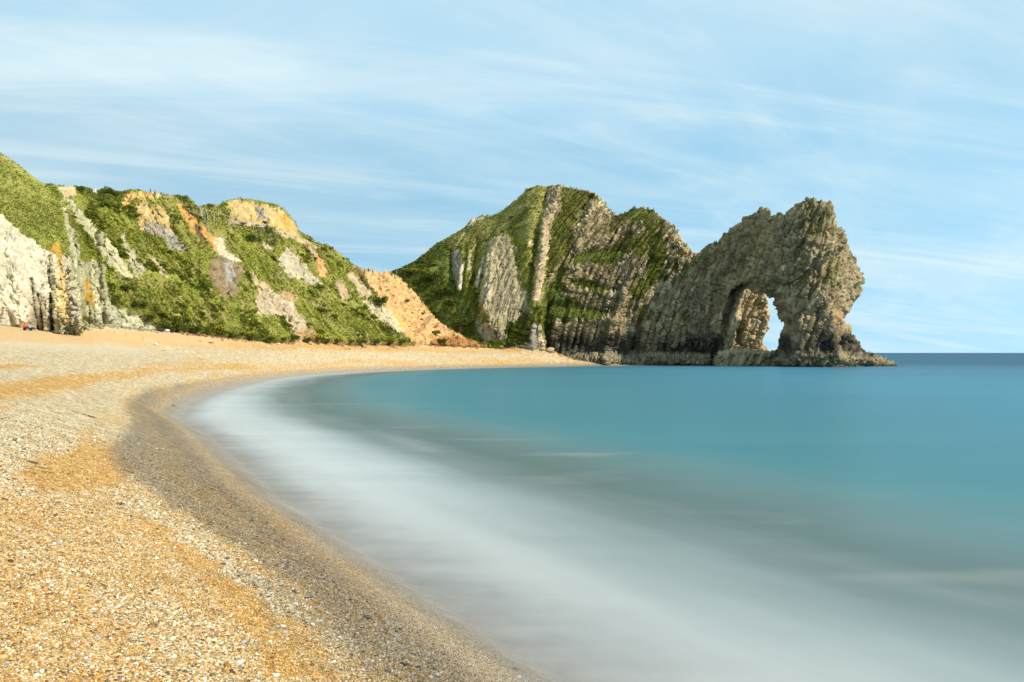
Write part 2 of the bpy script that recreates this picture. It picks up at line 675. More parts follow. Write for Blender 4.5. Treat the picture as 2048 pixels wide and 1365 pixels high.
# ribs and gullies running down the slopes: line, width px, rise m (towards the sea is positive)
RIBS_L = [([(100, 385), (150, 470), (175, 560), (185, 640)], 9, 1.6), ([(196, 500), (205, 540), (211, 590), (218, 640)], 5, 2.2), ([(192, 470), (197, 520), (203, 575)], 5, -3.0),
          ([(62, 560), (70, 620), (78, 668)], 4, -2.0), ([(75, 590), (84, 640), (88, 668)], 3, -1.8), ([(97, 515), (100, 580), (106, 668)], 4, -2.2), ([(120, 520), (132, 600), (140, 670)], 4, -1.2),
          ([(113, 510), (118, 580), (122, 660)], 7, 1.3), ([(150, 545), (156, 600), (160, 660)], 7, 1.6), ([(30, 470), (36, 560), (42, 640)], 12, 1.5), ([(-40, 440), (-30, 560), (-20, 640)], 14, -1.5),
          ([(135, 400), (200, 480), (250, 545), (290, 610)], 12, 2.2), ([(190, 420), (240, 500), (300, 590), (330, 640)], 12, 1.8), ([(230, 400), (262, 470), (310, 530), (380, 610)], 13, 2.4),
          ([(160, 420), (220, 500), (270, 570)], 8, -1.6), ([(335, 400), (350, 440), (375, 490), (385, 510)], 6, 2.0), ([(365, 420), (395, 462), (415, 500)], 6, -1.6),
          ([(560, 470), (600, 520), (640, 570), (690, 640)], 11, 2.6), ([(480, 470), (520, 540), (560, 590)], 12, -1.8), ([(610, 600), (660, 640), (700, 680)], 12, 1.8), ([(600, 490), (650, 560), (690, 610)], 9, -1.6),
          ([(660, 500), (700, 560), (725, 610)], 10, 2.0), ([(500, 545), (545, 590), (600, 640)], 7, 1.4), ([(745, 600), (775, 635), (800, 665)], 9, 1.8), ([(790, 560), (835, 610), (880, 660)], 5, -0.9)]
wig = n2(gx.ravel(), gy.ravel(), 7, 18, 3, 293).reshape(gx.shape)
for pts, w, amp in RIBS_L:
    bb = near_line(gx, gy, pts, 3 * w)
    d_, _, _ = line_dist(gx[bb], gy[bb], pts)
    d_ = d_ + 0.25 * w * wig[bb]
    HL.Y[bb] -= 0.8 * amp * np.maximum(1 - np.abs(d_) / (1.7 * w), 0)
# broad gullying along the fall line (down to the right on the picture)
ax, ay = rot2(gx, gy, -38)
gul = n2(ax.ravel(), ay.ravel(), 34, 150, 4, 301, ridged=True).reshape(gx.shape)
gul2 = n2(ax.ravel(), ay.ravel(), 11, 46, 3, 305).reshape(gx.shape)
rockzone = (1 - sstep(80, 190, gx))
env = sstep(0.0, 0.12, HL.T) * (1 - 0.7 * sstep(0.9, 1, HL.T))
HL.Y = HL.Y - env * (2.5 * gul + 1.3 * gul2) * (1 - 0.6 * rockzone)
# upright beds in the rock at the foot of the nose
strat = n2((gx - 0.10 * (gy - 500)).ravel(), gy.ravel(), 3.2, 55, 4, 309, ridged=True).reshape(gx.shape)
HL.Y = HL.Y - 1.3 * strat * sstep(480, 540, gy) * sstep(80, 96, gx) * (1 - sstep(205, 240, gx))

PATCH_L = [
    # outline, colour, veg, soft, ragged, second colour, amount, streak angle
    ([(-1200, -120), (-250, 335), (-100, 392), (0, 428), (30, 455), (55, 476), (80, 490), (93, 507), (97, 560), (99, 600), (101, 640), (106, 690), (-1200, 690)], CHALK, 0, 2.5, 5, C3(0.36, 0.32, 0.23), 0.55, 8),
    ([(55, 600), (72, 592), (92, 596), (104, 680), (60, 680), (58, 640)], C3(0.40, 0.34, 0.22), 0, 6, 6, C3(0.2, 0.16, 0.09), 0.6, 8),
    ([(93, 505), (115, 508), (140, 515), (152, 560), (160, 620), (172, 690), (100, 690), (97, 560)], C3(0.46, 0.41, 0.26), 0, 2, 3, C3(0.22, 0.19, 0.12), 0.75, 5),
    ([(112, 545), (130, 550), (140, 600), (132, 650), (116, 620)], C3(0.56, 0.40, 0.17), 0, 5, 6, CREAM, 0.5, 5),
    ([(96, 498), (112, 486), (122, 510), (128, 560), (112, 520)], LICHEN, 0.3, 4, 8, G_MID, 0.6, 5),
    ([(122, 404), (140, 450), (155, 490), (165, 530), (190, 520), (208, 540), (214, 590), (224, 650), (168, 655), (162, 610), (150, 545), (135, 490)], GREENSAND, 0.05, 4, 7, C3(0.17, 0.155, 0.09), 0.8, 8),
    ([(165, 555), (178, 560), (185, 600), (180, 620), (168, 600)], LICHEN, 0.4, 4, 8, G_MID, 0.7, 5),
    ([(128, 398), (142, 402), (200, 468), (246, 520), (262, 562), (240, 566), (205, 512), (160, 452)], C3(0.43, 0.39, 0.23), 0.05, 4, 7, GREENSAND, 0.7, -38),
    ([(238, 470), (262, 500), (290, 545), (272, 560), (240, 505)], C3(0.38, 0.34, 0.21), 0.1, 5, 8, G_DRY, 0.7, -30),
    ([(300, 520), (318, 528), (332, 560), (318, 556)], CREAM, 0.1, 4, 5, G_DRY, 0.6, -30),
    ([(168, 650), (215, 602), (238, 620), (300, 648), (328, 668), (300, 690), (170, 690)], C3(0.40, 0.38, 0.25), 0.1, 4, 6, C3(0.30, 0.29, 0.18), 0.7, -30),
    ([(112, 373), (150, 377), (152, 392), (128, 396)], CREAM, 0, 2.5, 3, OCHRE, 0.6, 80),
    ([(245, 396), (258, 391), (300, 390), (345, 400), (300, 402), (270, 404), (262, 414), (250, 418), (240, 412)], OCHRE, 0, 2.5, 3, C3(0.40, 0.22, 0.09), 0.6, -20),
    ([(273, 412), (284, 406), (294, 412), (300, 424), (318, 414), (326, 426), (334, 445), (346, 480), (374, 500), (376, 508), (340, 506), (322, 480), (300, 472), (277, 466), (270, 440)], C3(0.43, 0.30, 0.12), 0, 2.5, 4, C3(0.40, 0.31, 0.15), 0.7, -8),
    ([(280, 455), (300, 450), (330, 455), (352, 480), (376, 500), (374, 510), (338, 506), (318, 478), (290, 474)], CLAYG, 0, 5, 6, C3(0.33, 0.15, 0.06), 0.65, -15),
    ([(344, 408), (365, 418), (395, 445), (416, 472), (435, 477), (440, 495), (428, 512), (410, 482), (386, 472), (364, 440)], C3(0.44, 0.265, 0.085), 0, 3, 4, C3(0.40, 0.20, 0.06), 0.7, -30),
    ([(385, 455), (398, 460), (412, 500), (402, 498)], C3(0.10, 0.065, 0.035), 0, 4, 5, CLAYB, 0.5, -30),
    ([(425, 482), (440, 476), (450, 503), (462, 512), (480, 527), (462, 530), (440, 522), (428, 505)], CHALK, 0, 3, 5, CREAM, 0.7, -30),
    ([(418, 522), (440, 516), (470, 530), (486, 545), (478, 562), (470, 592), (450, 602), (426, 582), (414, 560)], CLAYB, 0, 4, 6, C3(0.17, 0.125, 0.075), 0.7, -10),
    ([(445, 528), (462, 532), (468, 560), (456, 575)], C3(0.28, 0.28, 0.25), 0, 6, 6, CLAYB, 0.6, -10),
    ([(446, 410), (455, 405), (480, 404), (556, 419), (590, 452), (598, 472), (606, 484), (590, 482), (545, 458), (505, 456), (478, 450), (462, 430)], C3(0.45, 0.32, 0.125), 0, 2.5, 5, C3(0.44, 0.36, 0.21), 0.85, -10),
    ([(512, 420), (528, 425), (530, 442), (516, 444)], C3(0.26, 0.24, 0.2), 0, 4, 5, G_BROWN, 0.5, 0),
    ([(566, 432), (578, 438), (576, 468), (566, 455)], C3(0.50, 0.27, 0.06), 0, 4, 5, C3(0.28, 0.15, 0.05), 0.6, -10),
    ([(455, 443), (500, 448), (540, 458), (640, 497), (632, 500), (540, 468), (505, 458), (455, 455)], C3(0.42, 0.31, 0.19), 0, 2, 3, CREAM, 0.6, 60),
    ([(520, 490), (536, 477), (548, 490), (542, 506), (526, 506)], CREAM, 0, 3, 5, C3(0.22, 0.19, 0.12), 0.7, -20),
    ([(572, 499), (581, 503), (602, 530), (626, 555), (646, 575), (622, 573), (600, 560), (576, 556), (548, 527), (560, 512)], C3(0.42, 0.365, 0.25), 0, 3, 6, C3(0.36, 0.32, 0.24), 0.75, -35),
    ([(497, 556), (505, 545), (510, 560), (530, 570), (548, 592), (522, 582), (502, 577)], C3(0.42, 0.33, 0.20), 0, 3, 6, OCHRE, 0.5, -30),
    ([(505, 602), (514, 584), (545, 589), (580, 604), (592, 630), (617, 656), (606, 678), (592, 676), (562, 642), (532, 636), (510, 632)], C3(0.43, 0.35, 0.235), 0, 3, 6, C3(0.33, 0.25, 0.16), 0.7, -30),
    ([(612, 493), (624, 500), (642, 531), (620, 512)], CREAM, 0.1, 3, 4, OCHRE, 0.5, -40),
    ([(628, 512), (646, 528), (654, 562), (640, 556), (630, 530)], C3(0.52, 0.30, 0.12), 0, 3, 4, C3(0.36, 0.2, 0.09), 0.6, -20),
    ([(664, 560), (690, 570), (700, 600), (680, 606)], C3(0.40, 0.30, 0.18), 0.2, 5, 10, G_BROWN, 0.7, -30),
    ([(560, 590), (585, 585), (592, 605), (570, 604)], C3(0.42, 0.28, 0.14), 0.1, 5, 8, G_BROWN, 0.7, -30),
    ([(716, 540), (740, 542), (775, 546), (790, 551), (832, 590), (872, 640), (912, 666), (970, 700), (880, 705), (830, 700), (806, 668), (780, 640), (765, 610), (738, 575), (720, 556)], SAND, 0, 3, 6, C3(0.44, 0.24, 0.085), 0.8, -45),
    ([(688, 545), (720, 552), (746, 590), (738, 606), (715, 600), (700, 575)], C3(0.42, 0.33, 0.2), 0.25, 5, 12, G_BROWN, 0.7, -30),
    ([(718, 600), (745, 608), (772, 618), (800, 652), (810, 668), (790, 670), (760, 647), (735, 627)], PALECLAY, 0, 3, 4, C3(0.40, 0.34, 0.22), 0.6, -38),
    ([(778, 616), (790, 628), (812, 655), (808, 668), (796, 650)], C3(0.55, 0.38, 0.11), 0, 3, 4, SAND, 0.5, -38),
    ([(875, 676), (930, 679), (965, 692), (960, 705), (880, 705), (855, 690)], RED, 0, 4, 6, C3(0.24, 0.13, 0.06), 0.7, 80),
    ([(590, 672), (615, 655), (640, 680), (700, 688), (800, 686), (800, 705), (590, 705)], C3(0.40, 0.25, 0.12), 0.55, 4, 9, G_DARK, 0.7, 60),
    # dark scrub
    ([(238, 560), (262, 568), (300, 612), (345, 640), (420, 655), (500, 668), (552, 690), (480, 684), (330, 666), (285, 610)], G_DARK, 1, 6, 9, G_MID, 0.5, -40),
    ([(155, 373), (200, 380), (215, 374), (250, 388), (240, 408), (215, 410), (180, 395), (158, 390)], G_DARK, 1, 4, 7, G_MID, 0.6, 0),
    ([(350, 400), (385, 406), (400, 430), (430, 474), (418, 470), (380, 430)], C3(0.17, 0.16, 0.055), 1, 4, 6, G_DARK, 0.5, -30),
    ([(395, 416), (445, 412), (455, 432), (440, 445), (405, 432)], G_MID, 1, 3, 5, G_DARK, 0.6, 0),
    ([(88, 366), (112, 372), (124, 395), (112, 400)], G_DARK, 1, 3, 5, G_MID, 0.6, 0),
    ([(505, 460), (540, 462), (560, 480), (545, 500), (520, 480)], G_DARK, 1, 5, 8, G_BROWN, 0.6, 0),
    ([(600, 465), (655, 495), (650, 504), (610, 482)], G_MID, 1, 3, 5, G_DARK, 0.6, 0),
    ([(700, 530), (720, 540), (735, 560), (720, 570)], G_BROWN, 0.6, 5, 10, SAND, 0.5, -30),
]

HL.finish()
x_, y_, z_ = HL.V.T
col = grass_colour(x_, y_, z_)
gst = n2(*rot2(HL.vpx, HL.vpy, -40), 7, 40, 4, 27)
col = col * (1 + 0.38 * gst)[:, None]
# paler, drier sward on the steep grass above the chalk
m = poly_mask(HL.vpx, HL.vpy, [(-1200, -450), (0, 300), (90, 370), (130, 470), (110, 500), (60, 470), (0, 430), (-1200, -120)], 6, 4 * n2(HL.vpx, HL.vpy, 14, 14, 3, 5))
ax, ay = rot2(HL.vpx, HL.vpy, -40)
stk = n2(ax, ay, 9, 60, 4, 21)
col = lerp(col, lerp(C3(0.29, 0.28, 0.075), C3(0.18, 0.19, 0.04), sstep(-0.3, 0.35, stk)), m * 0.8)
veg = np.ones(len(col))
col, veg = apply_patches(HL, col, veg, PATCH_L, 500)
# bare threads of soil between the tussocks, and tussocks on the bare earth
px, py = HL.vpx, HL.vpy
thread = n2(*rot2(px, py, -42), 6, 22, 4, 611, ridged=True)
bare = sstep(0.70, 0.86, thread + 0.25 * n2(px, py, 60, 60, 2, 617)) * veg * sstep(250, 330, px)
col = lerp(col, C3(0.30, 0.24, 0.12), bare * 0.6)
tus = sstep(0.22, 0.38, n2(px, py * 1.9, 9, 9, 4, 631)) * (1 - veg) * sstep(700, 740, px) * (1 - sstep(900, 960, px)) * (1 - poly_mask(px, py, [(718, 600), (772, 618), (812, 668), (760, 650)], 3, 0 * px)) \
    * (0.35 + 0.65 * sstep(0.0, 0.3, n2(px, py, 45, 45, 2, 633)))
col = lerp(col, lerp(G_DARK, G_BROWN, sstep(-0.2, 0.3, n2(px, py, 6, 6, 2, 641))), tus * 0.95)
veg = np.maximum(veg * (1 - bare), tus * 0.9)
fr = sstep(0.30, 0.42, n2(px, py, 5, 6, 4, 651) + 0.35 * n2(px, py, 24, 30, 3, 653)) * (1 - veg) * sstep(170, 230, px)
col = lerp(col, lerp(G_MID, G_BROWN, sstep(-0.2, 0.3, n2(px, py, 6, 6, 2, 657))), fr * 0.9)
veg = np.maximum(veg, fr * 0.85)
HL.veg, HL.col = veg, col
# relief
pm = HL.V.copy()
rock = 1 - veg
bl = pm * np.array([1 / 1.5, 1 / 1.5, 1 / 4.5])
F1, F2, idr, tl = voronoi(bl + 0.25 * perlin(bl * 1.3, 3)[:, None], 71)
F1b, F2b, idb, tlb = voronoi(pm * np.array([1 / 0.55, 1 / 0.55, 1 / 1.3]), 72)
crk, crkb = np.minimum(F2 - F1, 0.10) / 0.10, np.minimum(F2b - F1b, 0.14) / 0.14
big = fbm(pm, 6.0, 4, 700)
dsp = veg * (0.45 * big + 0.18 * fbm(pm, 2.0, 3, 710) + 0.12 * fbm(pm, 0.7, 2, 715)) \
    + rock * (0.9 * tl + 0.25 * crk + 0.35 * tlb + 0.10 * crkb + 0.4 * fbm(pm, 3.5, 5, 720, ridged=True))
col = col * (1 + rock * (0.30 * (idb - 0.5) + 0.30 * (idr - 0.5)))[:, None]
HL.col = col
chalkz = 1 - sstep(90, 170, HL.vpx)
rill = n2(*rot2(HL.vpx, HL.vpy, -22), 4.5, 60, 3, 731, ridged=True)
dsp = dsp + rock * (1 - chalkz) * 0.45 * rill
bq, bt = beds(HL.vpx - 0.10 * (HL.vpy - 500) + 3 * n2(HL.vpx, HL.vpy, 14, 40, 3, 741), 5.0, 743)
bz_ = sstep(485, 540, HL.vpy) * sstep(82, 97, HL.vpx) * (1 - sstep(200, 240, HL.vpx)) * rock
dsp = dsp + 0.9 * bq * bz_
HL.col = HL.col * (1 + bz_ * 0.5 * (bt - 0.5))[:, None]
ckL = cracks(pm, 3.0, 3.0, 9.0, 0.06, 751) + 0.7 * cracks(pm, 4.0, 4.0, 4.0, 0.05, 753)
dsp = dsp - rock * 0.55 * ckL
dsp = dsp * (1 - 0.55 * (1 - sstep(88, 97, HL.vpx))) * (1 - 0.3 * bz_)
dsp = dsp * (1 - 0.6 * rock * sstep(165, 180, HL.vpx) * (1 - sstep(330, 350, HL.vpx)) * sstep(590, 620, HL.vpy))
# turf stands proud of the bare slips, with a lip along the top edge
dsp = dsp + 1.0 * sstep(0.3, 0.8, veg) * sstep(180, 260, HL.vpx)
dsp[HL.vT <= 0] *= 0.3
vw = HL.V - np.array([0, 0, CAMZ])
vw /= np.linalg.norm(vw, axis=1, keepdims=True)
dsp *= np.clip(np.abs((HL.N * vw).sum(1)) * 3.0 - 0.15, 0, 1)
HL.V = HL.V + HL.N * dsp[:, None]
HL.N = vnormals(HL.V, HL.F)
HL.lock()

chalk_poly = PATCH_L[0][0]
fx_, fy_ = HL.vpx[HL.F].mean(1), HL.vpy[HL.F].mean(1)
is_chalk = in_poly(fx_, fy_, [(-1200, -120), (-250, 335), (-100, 392), (0, 428), (55, 476), (93, 507), (140, 515), (152, 560), (160, 620), (172, 700), (-1200, 700)])
is_earth = in_poly(fx_, fy_, [(716, 500), (775, 500), (832, 560), (872, 600), (1010, 660), (1010, 720), (806, 720), (806, 668), (780, 640), (765, 610), (738, 575)]) & ~is_chalk
for nm, mk, lb, ct in (('hill', ~is_chalk & ~is_earth, 'grassy left hillside with ochre landslips and a bare knoll', 'hill'),
                       ('cliff', is_chalk, 'white chalk cliff and yellow rock pillars at the left edge of the beach', 'cliff'),
                       ('earth_slope', is_earth, 'bare orange earth slope below the saddle, crossed by wooden steps', 'slope')):
    used, nf_ = submesh(HL.V, HL.F, mk)
    me = mesh_np(nm, HL.V[used], nf_)
    set_col(me, 'ground_colour', HL.col[used])
    tag(link(nm, me, M_TERRAIN), lb, ct, kind='structure')

# ------------------------------------------------------------------ headland
RIDGE_H = [(735, 590, 318), (755, 568, 318), (775, 546, 318), (800, 537, 320), (830, 523, 322), (852, 505, 325), (870, 490, 327), (905, 470, 330), (930, 455, 332), (945, 440, 334), (965, 432, 335), (985, 432, 334), (1000, 425, 333),
           (1030, 402, 331), (1055, 379, 330), (1066, 374, 330), (1078, 372, 330), (1090, 375, 330), (1105, 371, 330), (1125, 373, 330), (1160, 380, 329), (1190, 388, 328), (1198, 398, 327), (1208, 404, 327), (1220, 420, 326), (1230, 432, 325), (1240, 429, 325),
           (1265, 418, 324), (1290, 416, 323), (1308, 422, 322), (1318, 434, 321), (1332, 444, 320), (1345, 452, 318), (1355, 467, 317), (1360, 480, 315), (1375, 492, 313), (1385, 507, 311), (1393, 514, 309), (1402, 512, 308), (1425, 497, 306)]
FOOT_HL = [(735, 690, 302), (800, 690, 300), (880, 692, 296), (940, 693, 290), (1000, 693, 284), (1060, 696, 281), (1085, 697, 283), (1095, 700, 289), (1110, 703, 289), (1150, 721, 291), (1180, 731, 293), (1260, 733, 299), (1330, 733, 298), (1425, 733, 297)]


def power_H(u):
    return np.interp(u, [735, 900, 1000, 1085, 1200, 1425], [1.0, 1.15, 1.7, 1.9, 1.7, 1.6])


HH = Slope(735, 1422, 1.25, 310, FOOT_HL, RIDGE_H, power_H, [(2.0, -0.8), (8, -6), (25, -30), (60, -90)])
gx, gy = HH.px, HH.py
RIBS_H = [  # line, width left, width right, rise m: steep on the left, easing to the right
    ([(1122, 372), (1112, 396), (1096, 430), (1088, 462), (1087, 500), (1080, 532), (1072, 565), (1067, 605)], 6, 13, 4.2),
    ([(1098, 372), (1078, 430), (1070, 480), (1066, 530), (1062, 600)], 7, 6, -3.0),
    ([(988, 478), (977, 510), (972, 560), (966, 610), (980, 650)], 5, 26, 4.5),
    ([(985, 500), (980, 560), (976, 600)], 2.5, 4, 1.2), ([(968, 505), (960, 540), (952, 570)], 3, 5, 2.0), ([(955, 480), (949, 540), (945, 570)], 5, 5, -3.2),
    ([(925, 495), (922, 540), (916, 580)], 4, 7, 2.6), ([(903, 505), (902, 545), (914, 580)], 6, 5, -2.6), ([(938, 490), (934, 540), (930, 590)], 3, 5, 1.5),
    ([(1030, 470), (1036, 540), (1050, 620)], 8, 8, -1.4), ([(1172, 385), (1158, 415), (1150, 430)], 4, 7, 2.0), ([(1190, 390), (1178, 430), (1160, 480), (1142, 530), (1122, 560)], 5, 14, 2.8),
    ([(1180, 396), (1150, 450), (1132, 500), (1112, 560)], 6, 6, -2.2), ([(1295, 430), (1268, 470), (1255, 490)], 4, 9, 2.2), ([(1330, 446), (1322, 480), (1310, 510)], 4, 10, 3.0),
    ([(1276, 505), (1262, 545), (1240, 600), (1215, 660)], 5, 14, 3.6), ([(1258, 520), (1244, 560), (1226, 610)], 4, 6, 1.6), ([(1330, 560), (1310, 600), (1285, 640), (1262, 690)], 9, 9, -4.5),
    ([(1090, 620), (1088, 660), (1092, 700)], 5, 9, -5.0), ([(1083, 640), (1082, 670), (1086, 697)], 3, 5, 2.2), ([(1064, 655), (1066, 695)], 5, 5, 1.4), ([(1115, 640), (1106, 680), (1104, 700)], 3, 6, 1.8),
    ([(1222, 640), (1212, 690), (1208, 731)], 4, 9, 3.0), ([(1360, 500), (1340, 560), (1320, 640)], 8, 14, 2.0), ([(1400, 530), (1370, 600), (1350, 680)], 6, 14, 1.8),
    ([(1150, 540), (1144, 580), (1136, 640)], 4, 16, 2.0)]
wig = n2(gx.ravel(), gy.ravel(), 6, 20, 3, 793).reshape(gx.shape)
for pts, wl_, wr_, amp in RIBS_H:
    bb = near_line(gx, gy, pts, 3.4 * max(wl_, wr_))
    d_, s_, _ = line_dist(gx[bb], gy[bb], pts)
    w = np.where(s_ > 0, wl_, wr_)
    HH.Y[bb] -= 0.8 * amp * np.exp(-((d_ + 0.35 * w * wig[bb]) / w) ** 2)
# hollows along the foot
for (cx_, cy_, rx_, ry_, dep) in [(1140, 690, 55, 22, 4.0), (1255, 700, 26, 20, 4.5), (1275, 690, 14, 30, 6.0), (1345, 705, 40, 14, 3.0), (1400, 715, 30, 14, 3.0), (1180, 700, 20, 14, 3.0), (1095, 675, 10, 30, 3.0)]:
    HH.Y = HH.Y + dep * np.exp(-((gx - cx_) / rx_) ** 2 - ((gy - cy_) / ry_) ** 2)
# rock shelf at the waterline and hollow ledges on the face
HH.Y = HH.Y - 3.0 * sstep(1150, 1210, gx) * sstep(704, 716, gy)
for pts, w, amp in [([(1145, 520), (1190, 505), (1245, 500)], 10, 1.6), ([(1145, 566), (1190, 572), (1235, 580)], 9, 1.8), ([(1100, 612), (1150, 615), (1220, 624)], 12, 2.2)]:
    d_, s_, _ = line_dist(gx, gy, pts)
    HH.Y = HH.Y + amp * np.exp(-(d_ / w) ** 2) - 0.8 * amp * np.exp(-((np.where(s_ > 0, d_, 99) - w * 1.4) / (w * 0.7)) ** 2)
lean = np.interp(gy, [370, 560, 700], [24, 14, 8])
bx, by = gx * np.cos(np.radians(lean)) + (gy - 540) * np.sin(np.radians(lean)), gy
bed = n2(bx.ravel(), by.ravel(), 16, 160, 4, 801, ridged=True).reshape(gx.shape)
bed2 = n2(bx.ravel(), by.ravel(), 6, 60, 3, 805, ridged=True).reshape(gx.shape)
rockR = sstep(1060, 1130, gx)
env = sstep(0.0, 0.05, HH.T) * (1 - 0.6 * sstep(0.93, 1, HH.T)) * sstep(860, 930, gx)
HH.Y = HH.Y - env * (1.2 * bed + 0.7 * bed2) * (0.5 + 0.5 * rockR)

PATCH_H = [
    # lower and middle cream slab
    ([(974, 500), (984, 478), (1010, 468), (1030, 500), (1040, 560), (1056, 620), (1062, 705), (1004, 705), (986, 645), (964, 622), (958, 602), (968, 560)], C3(0.36, 0.285, 0.17), 0.05, 5, 18, C3(0.24, 0.19, 0.11), 0.9, 4),
    ([(974, 500), (986, 480), (996, 490), (988, 560), (982, 640), (966, 620), (962, 600)], C3(0.42, 0.335, 0.19), 0, 3, 5, C3(0.28, 0.22, 0.13), 0.7, 5),
    ([(966, 512), (971, 512), (956, 575), (950, 578)], C3(0.44, 0.39, 0.29), 0, 1.5, 2, GREYLS, 0.5, 10), ([(978, 562), (983, 562), (978, 602), (972, 602)], C3(0.44, 0.40, 0.31), 0, 1.5, 2, GREYLS, 0.4, 6),
    ([(900, 505), (925, 497), (926, 560), (918, 582), (906, 556)], C3(0.28, 0.25, 0.19), 0.1, 3, 5, C3(0.16, 0.14, 0.1), 0.8, 5),
    ([(922, 528), (927, 528), (922, 580), (917, 580)], C3(0.50, 0.44, 0.33), 0, 1.5, 3, GREYLS, 0.6, 5),
    ([(936, 500), (942, 498), (942, 540), (934, 545)], C3(0.36, 0.31, 0.22), 0, 3, 4, GREYLS, 0.6, 5),
    ([(1112, 372), (1133, 374), (1116, 420), (1100, 450), (1097, 500), (1092, 535), (1086, 570), (1080, 605), (1066, 605), (1070, 560), (1078, 520), (1082, 460), (1088, 430), (1104, 398)], C3(0.42, 0.325, 0.185), 0, 3, 7, C3(0.26, 0.20, 0.12), 0.8, 10),
    ([(1054, 478), (1064, 472), (1066, 492), (1056, 494)], C3(0.42, 0.34, 0.2), 0, 3, 4, TAN, 0.5, 5),
    ([(940, 440), (985, 430), (968, 446), (945, 462), (935, 468)], C3(0.38, 0.32, 0.22), 0.1, 3, 6, G_DRY, 0.6, 60),
    ([(1190, 388), (1206, 402), (1228, 432), (1222, 436), (1200, 418), (1186, 398)], C3(0.44, 0.37, 0.23), 0, 3, 4, GREYLS, 0.6, 20),
    ([(1328, 444), (1346, 452), (1362, 480), (1386, 508), (1374, 510), (1352, 486), (1336, 464)], C3(0.42, 0.34, 0.19), 0.05, 3, 5, LICHEN, 0.45, 10),
    ([(950, 640), (985, 650), (1000, 690), (1060, 690), (1060, 705), (940, 705)], C3(0.42, 0.33, 0.21), 0.1, 5, 10, G_DARK, 0.5, 30),
    ([(1058, 700), (1060, 652), (1072, 648), (1074, 700)], C3(0.27, 0.25, 0.21), 0, 2.5, 3, GREYLS, 0.5, 5), ([(1074, 650), (1081, 648), (1088, 700), (1076, 700)], C3(0.48, 0.39, 0.24), 0, 2, 2, TAN, 0.5, 0),
    # turf
    ([(846, 508), (870, 488), (985, 432), (1055, 380), (1090, 374), (1086, 430), (1066, 480), (1040, 478), (1010, 462), (985, 474), (900, 500)], C3(0.27, 0.25, 0.085), 1, 5, 10, G_MID, 0.6, 60),
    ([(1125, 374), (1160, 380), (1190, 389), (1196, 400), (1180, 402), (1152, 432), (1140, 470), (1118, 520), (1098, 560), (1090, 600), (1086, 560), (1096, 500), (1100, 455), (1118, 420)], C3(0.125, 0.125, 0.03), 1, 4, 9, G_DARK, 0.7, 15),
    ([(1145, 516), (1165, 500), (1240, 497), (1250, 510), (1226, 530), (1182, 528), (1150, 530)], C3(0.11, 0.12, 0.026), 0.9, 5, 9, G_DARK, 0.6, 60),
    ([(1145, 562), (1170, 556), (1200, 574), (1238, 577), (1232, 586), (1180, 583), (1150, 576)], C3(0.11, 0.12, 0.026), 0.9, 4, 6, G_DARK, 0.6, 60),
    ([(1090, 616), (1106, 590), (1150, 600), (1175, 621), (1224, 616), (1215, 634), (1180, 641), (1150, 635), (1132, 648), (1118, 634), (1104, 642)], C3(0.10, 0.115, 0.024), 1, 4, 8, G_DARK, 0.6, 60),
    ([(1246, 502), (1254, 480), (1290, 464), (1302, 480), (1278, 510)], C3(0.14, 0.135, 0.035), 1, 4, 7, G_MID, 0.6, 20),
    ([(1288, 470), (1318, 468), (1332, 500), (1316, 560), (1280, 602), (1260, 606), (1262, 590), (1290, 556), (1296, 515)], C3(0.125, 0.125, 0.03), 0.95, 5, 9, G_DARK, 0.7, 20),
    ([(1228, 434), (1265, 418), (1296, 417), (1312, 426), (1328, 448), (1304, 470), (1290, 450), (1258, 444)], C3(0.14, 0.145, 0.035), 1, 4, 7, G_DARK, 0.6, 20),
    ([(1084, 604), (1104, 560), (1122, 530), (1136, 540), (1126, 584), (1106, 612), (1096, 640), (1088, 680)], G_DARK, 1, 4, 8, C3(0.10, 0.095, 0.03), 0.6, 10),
    ([(1010, 655), (1030, 640), (1050, 620), (1066, 640), (1058, 680), (1030, 690), (1012, 684)], G_DARK, 0.9, 5, 12, C3(0.10, 0.095, 0.03), 0.6, 10),
    ([(768, 548), (800, 537), (850, 506), (895, 480), (904, 520), (914, 590), (950, 640), (968, 695), (870, 700), (740, 690)], C3(0.14, 0.165, 0.034), 1, 5, 8, C3(0.10, 0.115, 0.03), 0.7, 0),
]
HH.finish()
x_, y_, z_ = HH.V.T
px, py = HH.vpx, HH.vpy
lean = np.interp(py, [370, 560, 700], [24, 14, 8])
bxx = px * np.cos(np.radians(lean)) + (py - 540) * np.sin(np.radians(lean))


def rock_colour(p, bxc, byc, seed):
    a = fbm(p, 9.0, 4, seed)
    b = n2(bxc, byc, 5, 40, 4, seed + 5)
    c = fbm(p, 1.8, 3, seed + 9)
    col = lerp(GREYLS, C3(0.30, 0.245, 0.16), sstep(-0.3, 0.35, a))
    col = lerp(col, C3(0.35, 0.325, 0.27), sstep(0.0, 0.4, b + 0.4 * c) * 0.8)
    col = lerp(col, C3(0.15, 0.12, 0.08), sstep(0.12, 0.5, -b + 0.5 * c) * 0.7)
    return col


